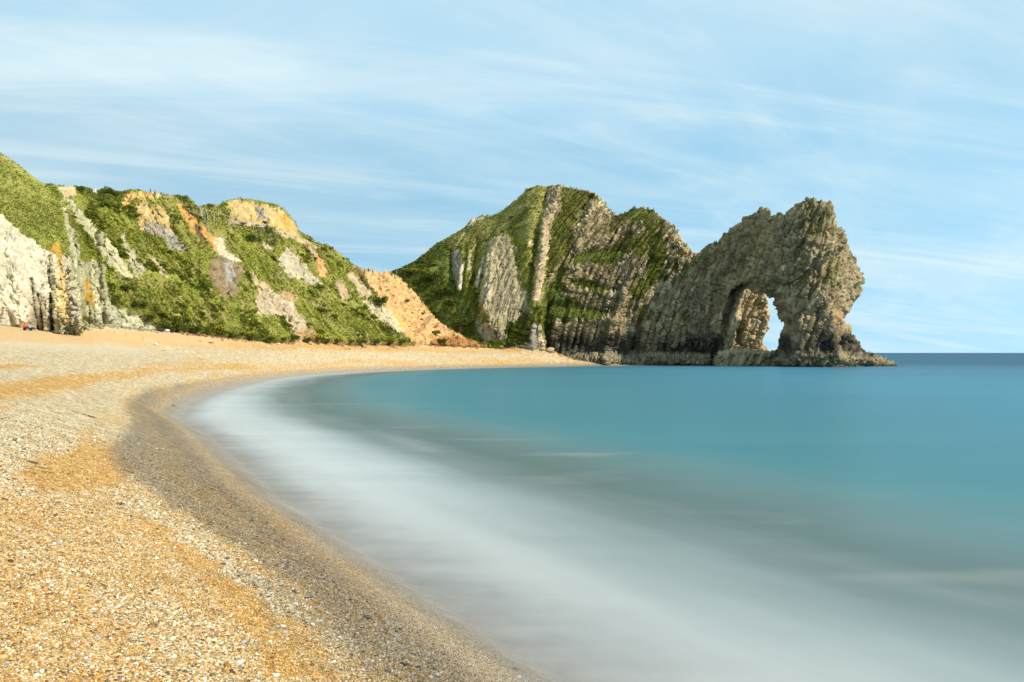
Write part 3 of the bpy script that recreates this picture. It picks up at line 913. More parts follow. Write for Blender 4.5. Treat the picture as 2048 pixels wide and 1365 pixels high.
rk = rock_colour(HH.V, bxx, py, 900) * C3(0.99, 0.93, 0.79)
gr = grass_colour(x_, y_, z_, 7)
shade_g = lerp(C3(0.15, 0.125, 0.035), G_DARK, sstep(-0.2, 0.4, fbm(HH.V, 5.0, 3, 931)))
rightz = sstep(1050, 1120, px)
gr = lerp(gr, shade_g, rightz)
vn = n2(bxx, py, 9, 40, 4, 941) + 0.7 * n2(px, py, 55, 24, 3, 947)
bias = np.interp(px, [735, 1080, 1100, 1300, 1340, 1420], [0.9, 0.62, -0.08, -0.10, -0.10, -0.2]) - 0.5 * sstep(640, 690, py) * sstep(1080, 1100, px)
veg = sstep(-0.05, 0.16, vn + bias)
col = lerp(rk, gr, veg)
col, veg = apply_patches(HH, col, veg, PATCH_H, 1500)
# pale limestone flakes showing through the turf of the face
fl = sstep(0.30, 0.42, n2(bxx, py, 4.5, 11, 4, 961) + 0.15 * n2(px, py, 40, 40, 2, 963)) * sstep(1085, 1140, px)
col = lerp(col, lerp(C3(0.32, 0.285, 0.205), C3(0.23, 0.19, 0.12), sstep(-0.2, 0.3, n2(px, py, 8, 8, 2, 967))), fl * 0.85 * veg)
veg = veg * (1 - fl)
rb = n2(bxx, py, 5.5, 95, 4, 981) + 0.35 * n2(bxx, py, 14, 60, 3, 983)
rb = sstep(0.20, 0.36, rb) * sstep(890, 920, px) * (1 - sstep(1075, 1100, px)) * sstep(450, 520, py + 0.25 * (1000 - px))
col = lerp(col, lerp(C3(0.34, 0.285, 0.18), C3(0.22, 0.18, 0.11), sstep(-0.2, 0.3, n2(px, py, 5, 12, 3, 985))), rb * veg * 0.9)
veg = veg * (1 - rb)
# sprigs of green on the cream slab
sp = sstep(0.25, 0.4, n2(px, py, 6, 8, 4, 971) + 0.2 * n2(px, py, 40, 60, 2, 973)) * (1 - veg) * (px > 960) * (px < 1090)
col = lerp(col, lerp(G_DARK, G_MID, 0.4), sp * 0.75)
veg = np.maximum(veg, sp * 0.7)
# black tidal band, then weedy shelf


def tide(col, veg, z, p, bx_, by_, seed, on):
    w = fbm(p, 7.0, 4, seed) * 5.0 + fbm(p, 1.5, 3, seed + 3) * 2.0 + n2(bx_, by_, 5, 30, 3, seed + 7) * 3.0
    zz = z + w
    patch = 0.30 + 0.70 * sstep(-0.28, 0.08, fbm(p, 10.0, 3, seed + 17))
    band = sstep(3.6, 5.4, zz) * (1 - sstep(9.5, 15.0, zz)) * on * patch
    col = lerp(col, TIDE, band * 0.9)
    low = (1 - sstep(3.8, 5.0, zz)) * on
    lc = lerp(C3(0.24, 0.20, 0.125), C3(0.155, 0.13, 0.08), sstep(-0.2, 0.3, fbm(p, 2.2, 3, seed + 11)))
    lc = lerp(lc, ALGAE, sstep(0.05, 0.4, fbm(p, 3.5, 3, seed + 13)) * (1 - sstep(1.5, 4.0, z)) * 0.8)
    col = lerp(col, lc, low * 0.9)
    lowest = (1 - sstep(0.5, 1.2, z + 0.3 * w)) * on
    col = lerp(col, C3(0.05, 0.045, 0.03), lowest * 0.8)
    return col, veg * (1 - np.maximum(band, low))


on = sstep(1086, 1100, px)
col, veg = tide(col, veg, z_, HH.V, bxx, py, 1001, on)
HH.col, HH.veg = col, veg
rock = 1 - veg
# blocks stretched along the leaning beds
lx, lz = HH.V[:, 0] - 0.28 * HH.V[:, 2], HH.V[:, 2]
bl = np.stack([lx / 1.5, HH.V[:, 1] / 2.2, lz / 3.8], -1)
F1, F2, idr, tl = voronoi(bl + 0.3 * perlin(bl * 1.1, 5)[:, None], 81)
bs_ = np.stack([lx / 0.7, HH.V[:, 1] / 0.9, lz / 1.7], -1)
F1b, F2b, idb, tlb = voronoi(bs_ + 0.2 * perlin(bs_, 6)[:, None], 82)
dsp = veg * (0.5 * fbm(HH.V, 4.0, 4, 1100) + 0.3 * fbm(HH.V, 1.4, 3, 1110)) \
    + rock * (0.35 + 0.75 * rightz) * (0.55 * tl + 0.30 * np.minimum(F2 - F1, 0.08) / 0.08 + 0.22 * tlb + 0.22 * np.minimum(F2b - F1b, 0.14) / 0.14 + 0.35 * fbm(HH.V, 4.5, 4, 1120, ridged=True)) \
    + 0.5 * fbm(HH.V, 9.0, 3, 1130) + rock * (1 - rightz) * 0.5 * n2(bxx, py, 2.6, 60, 3, 1133, ridged=True)
sbed = bxx + 5 * n2(px, py, 40, 60, 3, 1141)
b1, t1 = beds(sbed, 13.0, 1143)
b2, t2 = beds(sbed + 2 * n2(px, py, 9, 26, 2, 1147), 4.6, 1149)
bedz = rock * (0.25 + 0.75 * rightz) * sstep(2.5, 9, z_ + 3 * fbm(HH.V, 6.0, 2, 1157))
dsp = dsp + bedz * (2.3 * b1 + 1.2 * b2) + veg * (0.35 + 0.65 * rightz) * sstep(900, 930, px) * (1.1 * b1 + 0.5 * b2)
ckH = cracks(np.stack([lx, HH.V[:, 1], lz], -1), 2.2, 3.0, 13.0, 0.07, 1151) + 0.8 * cracks(np.stack([lx, HH.V[:, 1], lz], -1), 7.0, 5.0, 3.2, 0.05, 1153)
dsp = dsp - rock * (0.3 + 0.7 * rightz) * 1.2 * ckH
HH.col = HH.col * (1 + bedz * (0.45 * (t1 - 0.5) + 0.4 * (t2 - 0.5)))[:, None]
dsp[HH.vT <= 0] *= 0.4
HH.col = HH.col * (1 + rock * (0.45 * (idb - 0.5) + 0.45 * (idr - 0.5)))[:, None]
HH.V = HH.V + HH.N * dsp[:, None]
HH.N = vnormals(HH.V, HH.F)
HH.lock()
me = mesh_np('headland', HH.V, HH.F)
set_col(me, 'ground_colour', HH.col)
tag(link('headland', me, M_TERRAIN), 'tall ribbed limestone headland half covered in turf behind the far end of the beach', 'headland', kind='structure')
# ------------------------------------------------------------------ the rock arch: a solid carved in 3-D, then skinned
def surface_nets(S, org, h):
    nx, ny, nz = S.shape
    ins = S < 0
    c = np.zeros((nx - 1, ny - 1, nz - 1), np.uint8)
    for a in (0, 1):
        for b in (0, 1):
            for d in (0, 1):
                c += ins[a:nx - 1 + a, b:ny - 1 + b, d:nz - 1 + d]
    act = (c > 0) & (c < 8)
    I, J, K = np.nonzero(act)
    vid = np.full(act.shape, -1, np.int64)
    vid[I, J, K] = np.arange(len(I))
    acc = np.zeros((len(I), 3))
    cnt = np.zeros(len(I))
    for ax in range(3):
        o1, o2 = [k for k in range(3) if k != ax]
        for u in (0, 1):
            for v in (0, 1):
                A = [I, J, K]
                A = [A[0].copy(), A[1].copy(), A[2].copy()]
                A[o1] += u
                A[o2] += v
                B = [A[0].copy(), A[1].copy(), A[2].copy()]
                B[ax] += 1
                sa, sb = S[tuple(A)], S[tuple(B)]
                m = (sa < 0) != (sb < 0)
                t = np.where(m, sa / np.where(m, sa - sb, 1), 0)
                q = np.zeros((len(I), 3))
                q[:, o1] = u
                q[:, o2] = v
                q[:, ax] = t
                acc += q * m[:, None]
                cnt += m
    V = (np.stack([I, J, K], -1) + acc / cnt[:, None]) * h + np.array(org)
    faces = []
    for ax in range(3):
        o1, o2 = [(1, 2), (2, 0), (0, 1)][ax]
        sl0, sl1 = [slice(None)] * 3, [slice(None)] * 3
        sl0[ax], sl1[ax] = slice(0, -1), slice(1, None)
        a, b = ins[tuple(sl0)], ins[tuple(sl1)]
        E = np.stack(np.nonzero(a != b), -1)
        ok = (E[:, o1] > 0) & (E[:, o2] > 0) & (E[:, o1] < S.shape[o1] - 1) & (E[:, o2] < S.shape[o2] - 1)
        E = E[ok]
        q = []
        for u, v in ((1, 1), (0, 1), (0, 0), (1, 0)):
            T = E.copy()
            T[:, o1] -= u
            T[:, o2] -= v
            q.append(vid[T[:, 0], T[:, 1], T[:, 2]])
        q = np.stack(q, -1)
        fl = ~a[E[:, 0], E[:, 1], E[:, 2]]
        q[fl] = q[fl][:, ::-1]
        faces.append(q)
    return V, np.concatenate(faces)


def smax(a, b, k):
    h = np.clip(0.5 + 0.5 * (a - b) / k, 0, 1)
    return b + (a - b) * h + k * h * (1 - h)


def smin(a, b, k):
    return -smax(-a, -b, k)


D0 = 275.0
aD = lambda px: np.interp(px, [1366, 1430, 1480, 1530, 1570, 1620, 1700, 1800], [298, 296, 287, 276, 267, 263, 268, 281])
aX = lambda px: (np.asarray(px, float) - CX) / FPX * aD(px)
aZ = lambda py, px=1590: CAMZ + (HY - np.asarray(py, float)) / FPX * aD(px)
pol = lambda pts, D=None: [(float((p - CX) / FPX * (D or aD(p))), float(CAMZ + (HY - q) / FPX * (D or aD(p)))) for p, q in pts]
OUT = pol([(1360, 520), (1380, 508), (1392, 513), (1405, 510), (1420, 497), (1443, 479), (1458, 477), (1470, 460), (1490, 441), (1505, 430), (1520, 426), (1535, 420), (1548, 409), (1556, 405), (1563, 422), (1573, 428), (1580, 419), (1588, 417), (1595, 427),
           (1603, 414), (1612, 403), (1625, 394), (1637, 389), (1650, 393), (1662, 397), (1677, 401), (1684, 416), (1688, 434), (1696, 448), (1705, 460), (1714, 477), (1724, 497), (1737, 515), (1744, 540), (1747, 556), (1744, 575), (1738, 592),
           (1720, 606), (1710, 620), (1704, 632), (1704, 642), (1713, 660), (1723, 680), (1734, 698), (1750, 706), (1770, 714), (1786, 722), (1798, 730), (1815, 745), (1815, 775), (1360, 775)])
HOLE = pol([(1424, 790), (1427, 735), (1438, 700), (1446, 680), (1455, 650), (1466, 615), (1478, 588), (1490, 574), (1505, 568), (1514, 566), (1521, 574), (1536, 586)])
HOLE += pol([(1535, 598), (1539, 618), (1544, 640), (1551, 652), (1546, 668), (1542, 688), (1540, 705), (1538, 735), (1538, 790)], 283.0)
PIL = pol([(1410, 790), (1420, 560), (1500, 540), (1524, 566), (1535, 585), (1541, 610), (1543, 640), (1540, 660), (1530, 674), (1527, 692), (1540, 697), (1552, 708), (1556, 790)], 303.0)
hh = 0.38
gX = np.arange(aX(1366), aX(1818), hh)
gZ = np.arange(-5.0, 66.0, hh)
gY = np.arange(254.0, 326.0, hh)
X2, Z2 = np.meshgrid(gX, gZ, indexing='ij')
_pt = np.arange(1340, 1840, 2.0)
fx = np.interp(X2, aX(_pt), _pt)
fy = HY - (Z2 - CAMZ) / aD(fx) * FPX
bx_ = CX + X2 / 303.0 * FPX
by_ = HY - (Z2 - CAMZ) / 303.0 * FPX
wob = 0.7 * n2(X2.ravel(), Z2.ravel(), 5, 5, 3, 7).reshape(X2.shape)
d_out = (sd_poly(X2.ravel(), Z2.ravel(), OUT).reshape(X2.shape) + wob)[:, None, :]
d_hole = (sd_poly(X2.ravel(), Z2.ravel(), HOLE).reshape(X2.shape) + 0.8 * wob)[:, None, :]
d_pil = (sd_poly(X2.ravel(), Z2.ravel(), PIL).reshape(X2.shape) + wob)[:, None, :]
front = np.interp(fx, [1366, 1400, 1430, 1480, 1530, 1570, 1620, 1662, 1690, 1730, 1790], [300, 297, 295, 287, 276, 266, 261, 261, 266, 274, 280])
front = front + 0.14 * np.maximum(Z2, 0) + 1.2 * n2(X2.ravel(), Z2.ravel(), 14, 14, 3, 17).reshape(X2.shape)
# overhanging shelf from the right shoulder down to the crown of the arch, and hollows at the foot
for pts, w, amp in [([(1690, 500), (1650, 530), (1600, 560), (1540, 590)], 10, 2.4), ([(1560, 655), (1585, 640), (1640, 620)], 7, 1.6), ([(1400, 700), (1360, 690)], 16, 2.5)]:
    d_, _, _ = line_dist(fx, fy, pts)
    front = front + amp * np.exp(-(d_ / w) ** 2)
for pts, w, amp in [([(1700, 470), (1660, 500), (1600, 530), (1540, 560)], 9, 1.8), ([(1580, 600), (1600, 660), (1590, 710)], 14, 1.8), ([(1640, 580), (1655, 640), (1660, 700)], 12, 1.5), ([(1560, 715), (1640, 712), (1740, 722)], 10, 2.2), ([(1420, 640), (1400, 700), (1392, 731)], 12, 1.5)]:
    d_, _, _ = line_dist(fx, fy, pts)
    front = front - amp * np.exp(-(d_ / w) ** 2)
for (cx_, cy_, rx_, ry_, dep) in [(1690, 690, 18, 16, 4.5), (1645, 700, 14, 12, 2.5), (1590, 615, 12, 14, 3.0)]:
    front = front + dep * np.exp(-((fx - cx_) / rx_) ** 2 - ((fy - cy_) / ry_) ** 2)
thick = np.interp(fx, [1366, 1430, 1500, 1560, 1640, 1720, 1800], [26, 24, 20, 16, 14, 10, 9]) * np.interp(Z2, [0, 25, 62], [1.1, 1.0, 0.7])
yc = (front + thick / 2)[:, None, :]
hf = (thick / 2)[:, None, :]
Yg = gY[None, :, None]
dz = np.abs(Yg - yc) - hf
S = smax(np.broadcast_to(d_out, (len(gX), len(gY), len(gZ))).copy(), dz, 3.2)
S = smax(S, np.broadcast_to(-(d_hole - 1.5), S.shape), 1.6)
# the wall behind the near edge is undercut to the left, a dark cleft behind the strut
HOLE_IN = [(x - 4.5 if x < aX(1522) else x, z + (1.5 if z > 20 else 0)) for x, z in HOLE]
d_in = (sd_poly(X2.ravel(), Z2.ravel(), HOLE_IN).reshape(X2.shape) + wob)[:, None, :]
S = smax(S, -np.maximum(np.broadcast_to(d_in, S.shape), (front[:, None, :] + 3.0 - Yg)), 0.8)
dp = np.abs(Yg - 313) - 9.5 + 0 * d_pil
pil = smax(np.broadcast_to(d_pil + 0.2, S.shape).copy(), dp, 2.2)
fx3, fy3 = bx_[:, None, :], by_[:, None, :]
cave = np.sqrt(((fx3 - 1481) / 9.0) ** 2 + ((fy3 - 668) / 27.0) ** 2 + ((Yg - 303) / 7.0) ** 2) - 1
pil = smax(pil, -cave * 3.0, 0.8)
strut = np.sqrt(((fx3 - np.interp(fy3, [560, 640, 735], [1482, 1462, 1440])) / 8.5) ** 2 + ((Yg - 300.0) / 3.6) ** 2) - 1
strut = smax(strut * 2.5, (Z2 - 33.0)[:, None, :] * 1.0, 1.0)
pil = smin(pil, strut, 1.0)
ledge_top = np.interp(fx3, [1420, 1470, 1520, 1548, 1556], [5.2, 5.8, 5.2, 4.6, 1.5])
ledge = smax(smax(Z2[:, None, :] - ledge_top, np.abs(Yg - 306.0) - 17.0, 1.5), np.maximum(fx3 - 1560, 1418 - fx3) * 0.2, 1.2)
S = smin(S, smin(pil, ledge, 0.8), 0.8)
AV, AF = surface_nets(S, (gX[0], gY[0], gZ[0]), hh)
for _ in range(2):
    e = AF[:, [0, 1, 1, 2, 2, 3, 3, 0]].reshape(-1, 2)
    sm_ = np.zeros_like(AV)
    ct_ = np.bincount(e[:, 0], minlength=len(AV)) + np.bincount(e[:, 1], minlength=len(AV))
    for c in range(3):
        sm_[:, c] = np.bincount(e[:, 0], weights=AV[e[:, 1], c], minlength=len(AV)) + np.bincount(e[:, 1], weights=AV[e[:, 0], c], minlength=len(AV))
    AV = 0.5 * AV + 0.5 * sm_ / ct_[:, None]
AN = vnormals(AV, AF)
lx, lz = AV[:, 0] - 0.45 * AV[:, 2], AV[:, 2] + 0.25 * AV[:, 0]
bl = np.stack([lx / 3.6, AV[:, 1] / 4.0, lz / 6.5], -1)
F1, F2, idr, tl = voronoi(bl + 0.35 * perlin(bl * 0.9, 5)[:, None], 91)
bs_ = np.stack([lx / 2.0, AV[:, 1] / 2.2, lz / 3.0], -1)
F1b, F2b, idb, tlb = voronoi(bs_ + 0.3 * perlin(bs_, 6)[:, None], 92)
F1c, F2c, idc, tlc = voronoi(AV / 0.62, 93)
dsp = 1.6 * tl + 0.45 * np.minimum(F2 - F1, 0.06) / 0.06 + 0.38 * tlb + 0.2 * np.minimum(F2b - F1b, 0.08) / 0.08 \
    + 0.35 * fbm(AV, 6.0, 2, 1120, ridged=True) + 0.9 * fbm(AV, 13.0, 2, 1131) - 0.7
pl_ = np.stack([lx, AV[:, 1], lz], -1)
b1, t1 = beds(lx / 0.19 + 5 * fbm(AV, 9.0, 3, 2011), 17.0, 2013)
b2, t2 = beds(lx / 0.19 + 3 * fbm(AV, 4.0, 2, 2015), 6.0, 2017)
ck = cracks(pl_, 3.6, 5.0, 20.0, 0.05, 2101) + 0.9 * cracks(pl_, 11.0, 7.0, 5.0, 0.04, 2103) + 0.5 * cracks(AV, 4.0, 4.0, 4.0, 0.035, 2105)
dsp = dsp + 1.5 * b1 + 0.3 * b2 - 1.7 * ck
dsp = 0.82 * dsp
AV0 = AV
AV = AV + AN * dsp[:, None]
AN2 = vnormals(AV, AF)
qx, qy = proj(AV)
axx = qx * math.cos(R(26)) + (qy - 540) * math.sin(R(26))
col = rock_colour(AV, axx, qy, 2000) * C3(0.90, 0.82, 0.69)
col = col * (1 + 0.35 * (t1 - 0.5))[:, None]
col = col * (1 + 0.45 * (idr - 0.5) + 0.4 * (idb - 0.5) + 0.2 * (idc - 0.5))[:, None]
warm = sstep(1660, 1700, qx) * sstep(0.0, 0.5, fbm(AV, 7.0, 3, 2021) + 0.3)
col = lerp(col, C3(0.43, 0.34, 0.21), warm * 0.6)
col = lerp(col, C3(0.48, 0.29, 0.13), poly_mask(qx, qy, [(1660, 620), (1705, 628), (1712, 660), (1700, 665), (1680, 640)], 6, 4 * perlin(AV / 2.0, 4)) * 0.7)
inner = poly_mask(qx, qy, [(1425, 740), (1460, 620), (1490, 570), (1520, 566), (1545, 610), (1548, 740)], 4, 0 * qx) * sstep(283, 287, AV[:, 1])
col = lerp(col, C3(0.50, 0.405, 0.235), inner * 0.8)  # pillar rock lightened in colour to stand in for direct sun
col = lerp(col, C3(0.45, 0.29, 0.10), inner * sstep(0.1, 0.4, fbm(AV, 5.0, 3, 2031)) * 0.6)
# turf and lichen along the crest, sprigs on ledges
up = AN2[:, 2]
gv = sstep(0.10, 0.32, fbm(AV, 7.0, 4, 2041) + 0.5 * (up - 0.25)) * sstep(16, 34, AV[:, 2]) * sstep(0.10, 0.5, up)
gv = np.maximum(gv, sstep(0.02, 0.25, n2(axx, qy, 8, 34, 4, 2047) - 0.12) * (1 - sstep(1400, 1480, qx)) * sstep(12, 20, AV[:, 2]))
gv = np.maximum(gv, 0.9 * sstep(0.12, 0.3, fbm(AV, 3.0, 3, 2051)) * sstep(1690, 1715, qx) * sstep(22, 30, AV[:, 2]))
col = lerp(col, lerp(G_DARK, C3(0.10, 0.105, 0.025), sstep(-0.2, 0.3, fbm(AV, 2.0, 3, 2061))), gv * 0.9)
lich = sstep(0.18, 0.4, fbm(AV, 4.5, 4, 2071)) * sstep(44, 56, AV[:, 2] + 0.08 * (1560 - qx)) * (1 - gv)
col = lerp(col, C3(0.36, 0.27, 0.08), lich * 0.6)
col, gv = tide(col, gv, AV[:, 2], AV, axx, qy, 1001, 1 - 0.85 * inner)
ARCH = dict(V=AV, N=AN2, col=col, veg=gv, qx=qx, qy=qy)
me = mesh_np('rock_arch', AV, AF)
set_col(me, 'ground_colour', col)
tag(link('rock_arch', me, M_TERRAIN), 'huge grey limestone arch with a dark opening standing in the sea', 'rock arch')

# ------------------------------------------------------------------ beach
ang = np.radians(np.concatenate([np.linspace(-100, -44, 60, endpoint=False), np.linspace(-44, 12, 620), np.linspace(12.5, 75, 90)]))
rad = np.geomspace(2.2, 430, 760)
A2, R2 = np.meshgrid(ang, rad, indexing='ij')
bxg, byg = (R2 * np.sin(A2)).ravel(), (R2 * np.cos(A2)).ravel()
bz, bd, bpar = beach_z(bxg, byg)
F = grid_faces(*A2.shape)
inb = in_poly(bxg, byg, BEACH_POLY)
dbase, _, _ = line_dist(bxg, byg, BASE_XY)
keep = (inb | (dbase < 7) | ((bd < 0) & (bd > -14))) & (bd > -14)
bz = np.where(~inb & (bd > 0), bz - 0.15 * dbase, bz)
BVv = np.stack([bxg, byg, bz], -1)
qx, qy = proj(BVv)
vis = byg > 1
qx = np.where(vis, qx, -9999)
qy = np.where(vis, qy, 9999)


def beach_fields(x, y, d, par, qx, qy):
    """orange share, pale share and dampness of the shingle"""
    s1 = n2(par, d, 9.0, 1.6, 4, 3001)
    s2 = n2(x, y, 1.3, 1.3, 4, 3005)
    s3 = n2(x, y, 0.35, 0.35, 3, 3007)
    og = 0.48 + 0.95 * s1 + 0.40 * s2 + 0.25 * s3
    wob = 34 * n2(qx, qy, 60, 18, 4, 3011) + 16 * n2(qx, qy, 14, 6, 3, 3013)
    for pts, v, soft in [
        ([(-400, 600), (0, 652), (170, 660), (330, 660), (550, 684), (700, 688), (1060, 696), (1040, 706), (900, 706), (700, 702), (500, 699), (400, 697), (200, 690), (0, 685), (-400, 676)], 0.86, 3),
        ([(-400, 690), (0, 688), (200, 692), (400, 699), (700, 703), (900, 707), (1100, 712), (900, 719), (560, 728), (380, 722), (300, 730), (150, 750), (0, 766), (-400, 790)], 0.16, 4),
        ([(0, 768), (150, 752), (260, 742), (390, 734), (470, 732), (560, 738), (430, 741), (330, 748), (250, 762), (120, 781), (0, 800), (-300, 840)], 0.95, 4),
        ([(-200, 726), (40, 728), (92, 734), (0, 741), (-200, 745)], 0.9, 3), ([(150, 806), (240, 800), (216, 820), (160, 818)], 0.92, 4), ([(215, 779), (290, 772), (270, 783), (225, 787)], 0.95, 3),
        ([(300, 745), (430, 742), (480, 750), (380, 765), (260, 790), (180, 850), (150, 900), (-200, 960), (-200, 850), (100, 800)], 0.2, 10),
        ([(90, 922), (160, 902), (240, 880), (272, 870), (252, 900), (285, 932), (245, 962), (160, 985), (90, 982), (30, 952)], 0.93, 10),
        ([(-400, 990), (60, 990), (200, 1010), (300, 1055), (350, 1110), (420, 1180), (520, 1290), (600, 1400), (-400, 1500)], 0.68, 26),
        ([(255, 1000), (330, 1030), (400, 1088), (520, 1180), (565, 1245), (480, 1230), (380, 1140), (280, 1060)], 1.0, 12),
        ([(420, 1150), (520, 1180), (640, 1290), (690, 1365), (560, 1365), (480, 1250)], 0.95, 12),
        ([(240, 1000), (300, 1010), (420, 1070), (560, 1190), (640, 1240), (560, 1230), (420, 1120)], 0.3, 10),
        ([(180, 1180), (330, 1190), (460, 1280), (520, 1365), (300, 1365), (240, 1260)], 0.45, 20)]:
        m = poly_mask(qx, qy, pts, soft, wob * min(1, soft / 8))
        og = og * (1 - m) + (v + 0.30 * s2 + 0.22 * s1 + 0.15 * s3) * m
    far = np.clip((y - 40) / 100, 0, 1)
    wet = 1 - sstep(3.0, 4.6, d * (1 + 0.8 * far) + 1.6 * s1 + 0.8 * s2 + 0.5 * s3)
    band = poly_mask(qx, qy, [(262, 800), (300, 775), (360, 775), (350, 830), (395, 905), (480, 985), (620, 1085), (760, 1175), (1000, 1310), (1080, 1380), (930, 1380), (790, 1300), (640, 1215), (520, 1130), (420, 1060), (310, 990), (240, 940), (215, 900), (255, 850)], 16, 0.8 * wob)
    wet = np.maximum(wet, 0.85 * band)
    rim = np.exp(-((d - 1.5 - 0.4 * s1) / 0.6) ** 2)     # fresh orange grit just above the swash
    og = lerp(og, 0.40 + 0.3 * s2 + 0.2 * s1, 0.8 * np.clip(wet, 0, 1))
    og = lerp(og, 0.85, rim * 0.6 * sstep(-0.3, 0.3, n2(par, d, 5.0, 9.0, 3, 3051)))
    wet = wet * (1 - 0.6 * far)
    wet = wet * (1 - 0.45 * rim)
    return np.clip(og, 0, 1), np.clip(wet, 0, 1)


og, wet = beach_fields(bxg, byg, bd, bpar, qx, qy)
used, F2_ = submesh(BVv, F, keep[F].all(1))
me = mesh_np('beach', BVv[used], F2_)
set_f(me, 'orange', og[used])
set_f(me, 'wet', wet[used])
fine = sstep(11, 19, bd + 2 * n2(bxg, byg, 12, 12, 3, 3041)) * sstep(25, 60, byg)
set_f(me, 'fine', fine[used])


def shingle_nodes(n, l, og, wet, rnd):
    """pebble colour from a random value, the local share of orange grit and dampness"""
    def ramp(stops):
        r = n.new('ShaderNodeValToRGB')
        r.color_ramp.interpolation = 'LINEAR'
        e = r.color_ramp.elements
        e[0].position, e[0].color = stops[0][0], (*stops[0][1], 1)
        e[1].position, e[1].color = stops[-1][0], (*stops[-1][1], 1)
        for p_, c_ in stops[1:-1]:
            k = e.new(p_)
            k.color = (*c_, 1)
        l.new(rnd, r.inputs[0])
        return r.outputs[0]
    a = ramp([(0, (0.07, 0.038, 0.014)), (0.12, (0.22, 0.105, 0.022)), (0.35, (0.40, 0.19, 0.032)), (0.65, (0.50, 0.27, 0.056)), (0.85, (0.58, 0.40, 0.15)), (1, (0.70, 0.62, 0.45))])
    b = ramp([(0, (0.06, 0.052, 0.04)), (0.15, (0.18, 0.14, 0.085)), (0.35, (0.40, 0.31, 0.165)), (0.6, (0.50, 0.405, 0.24)), (0.82, (0.58, 0.52, 0.39)), (1, (0.70, 0.68, 0.63))])
    mx = n.new('ShaderNodeMix')
    mx.data_type = 'RGBA'
    # each stone is either orange or grey: compare a second random value with the local share
    r2 = n.new('ShaderNodeMath')
    r2.operation = 'MULTIPLY'
    l.new(rnd, r2.inputs[0])
    r2.inputs[1].default_value = 17.3
    fr = n.new('ShaderNodeMath')
    fr.operation = 'FRACT'
    l.new(r2.outputs[0], fr.inputs[0])
    df_ = n.new('ShaderNodeMath')
    df_.operation = 'SUBTRACT'
    l.new(og, df_.inputs[0])
    l.new(fr.outputs[0], df_.inputs[1])
    pick = n.new('ShaderNodeMapRange')
    pick.interpolation_type = 'SMOOTHSTEP'
    pick.inputs['From Min'].default_value = -0.30
    pick.inputs['From Max'].default_value = 0.30
    l.new(df_.outputs[0], pick.inputs['Value'])
    l.new(pick.outputs[0], mx.inputs['Factor'])
    l.new(b, mx.inputs['A'])
    l.new(a, mx.inputs['B'])
    w = n.new('ShaderNodeMix')
    w.data_type = 'RGBA'
    w.blend_type = 'MULTIPLY'
    l.new(wet, w.inputs['Factor'])
    l.new(mx.outputs['Result'], w.inputs['A'])
    w.inputs['B'].default_value = (0.44, 0.44, 0.46, 1)
    return w.outputs['Result']


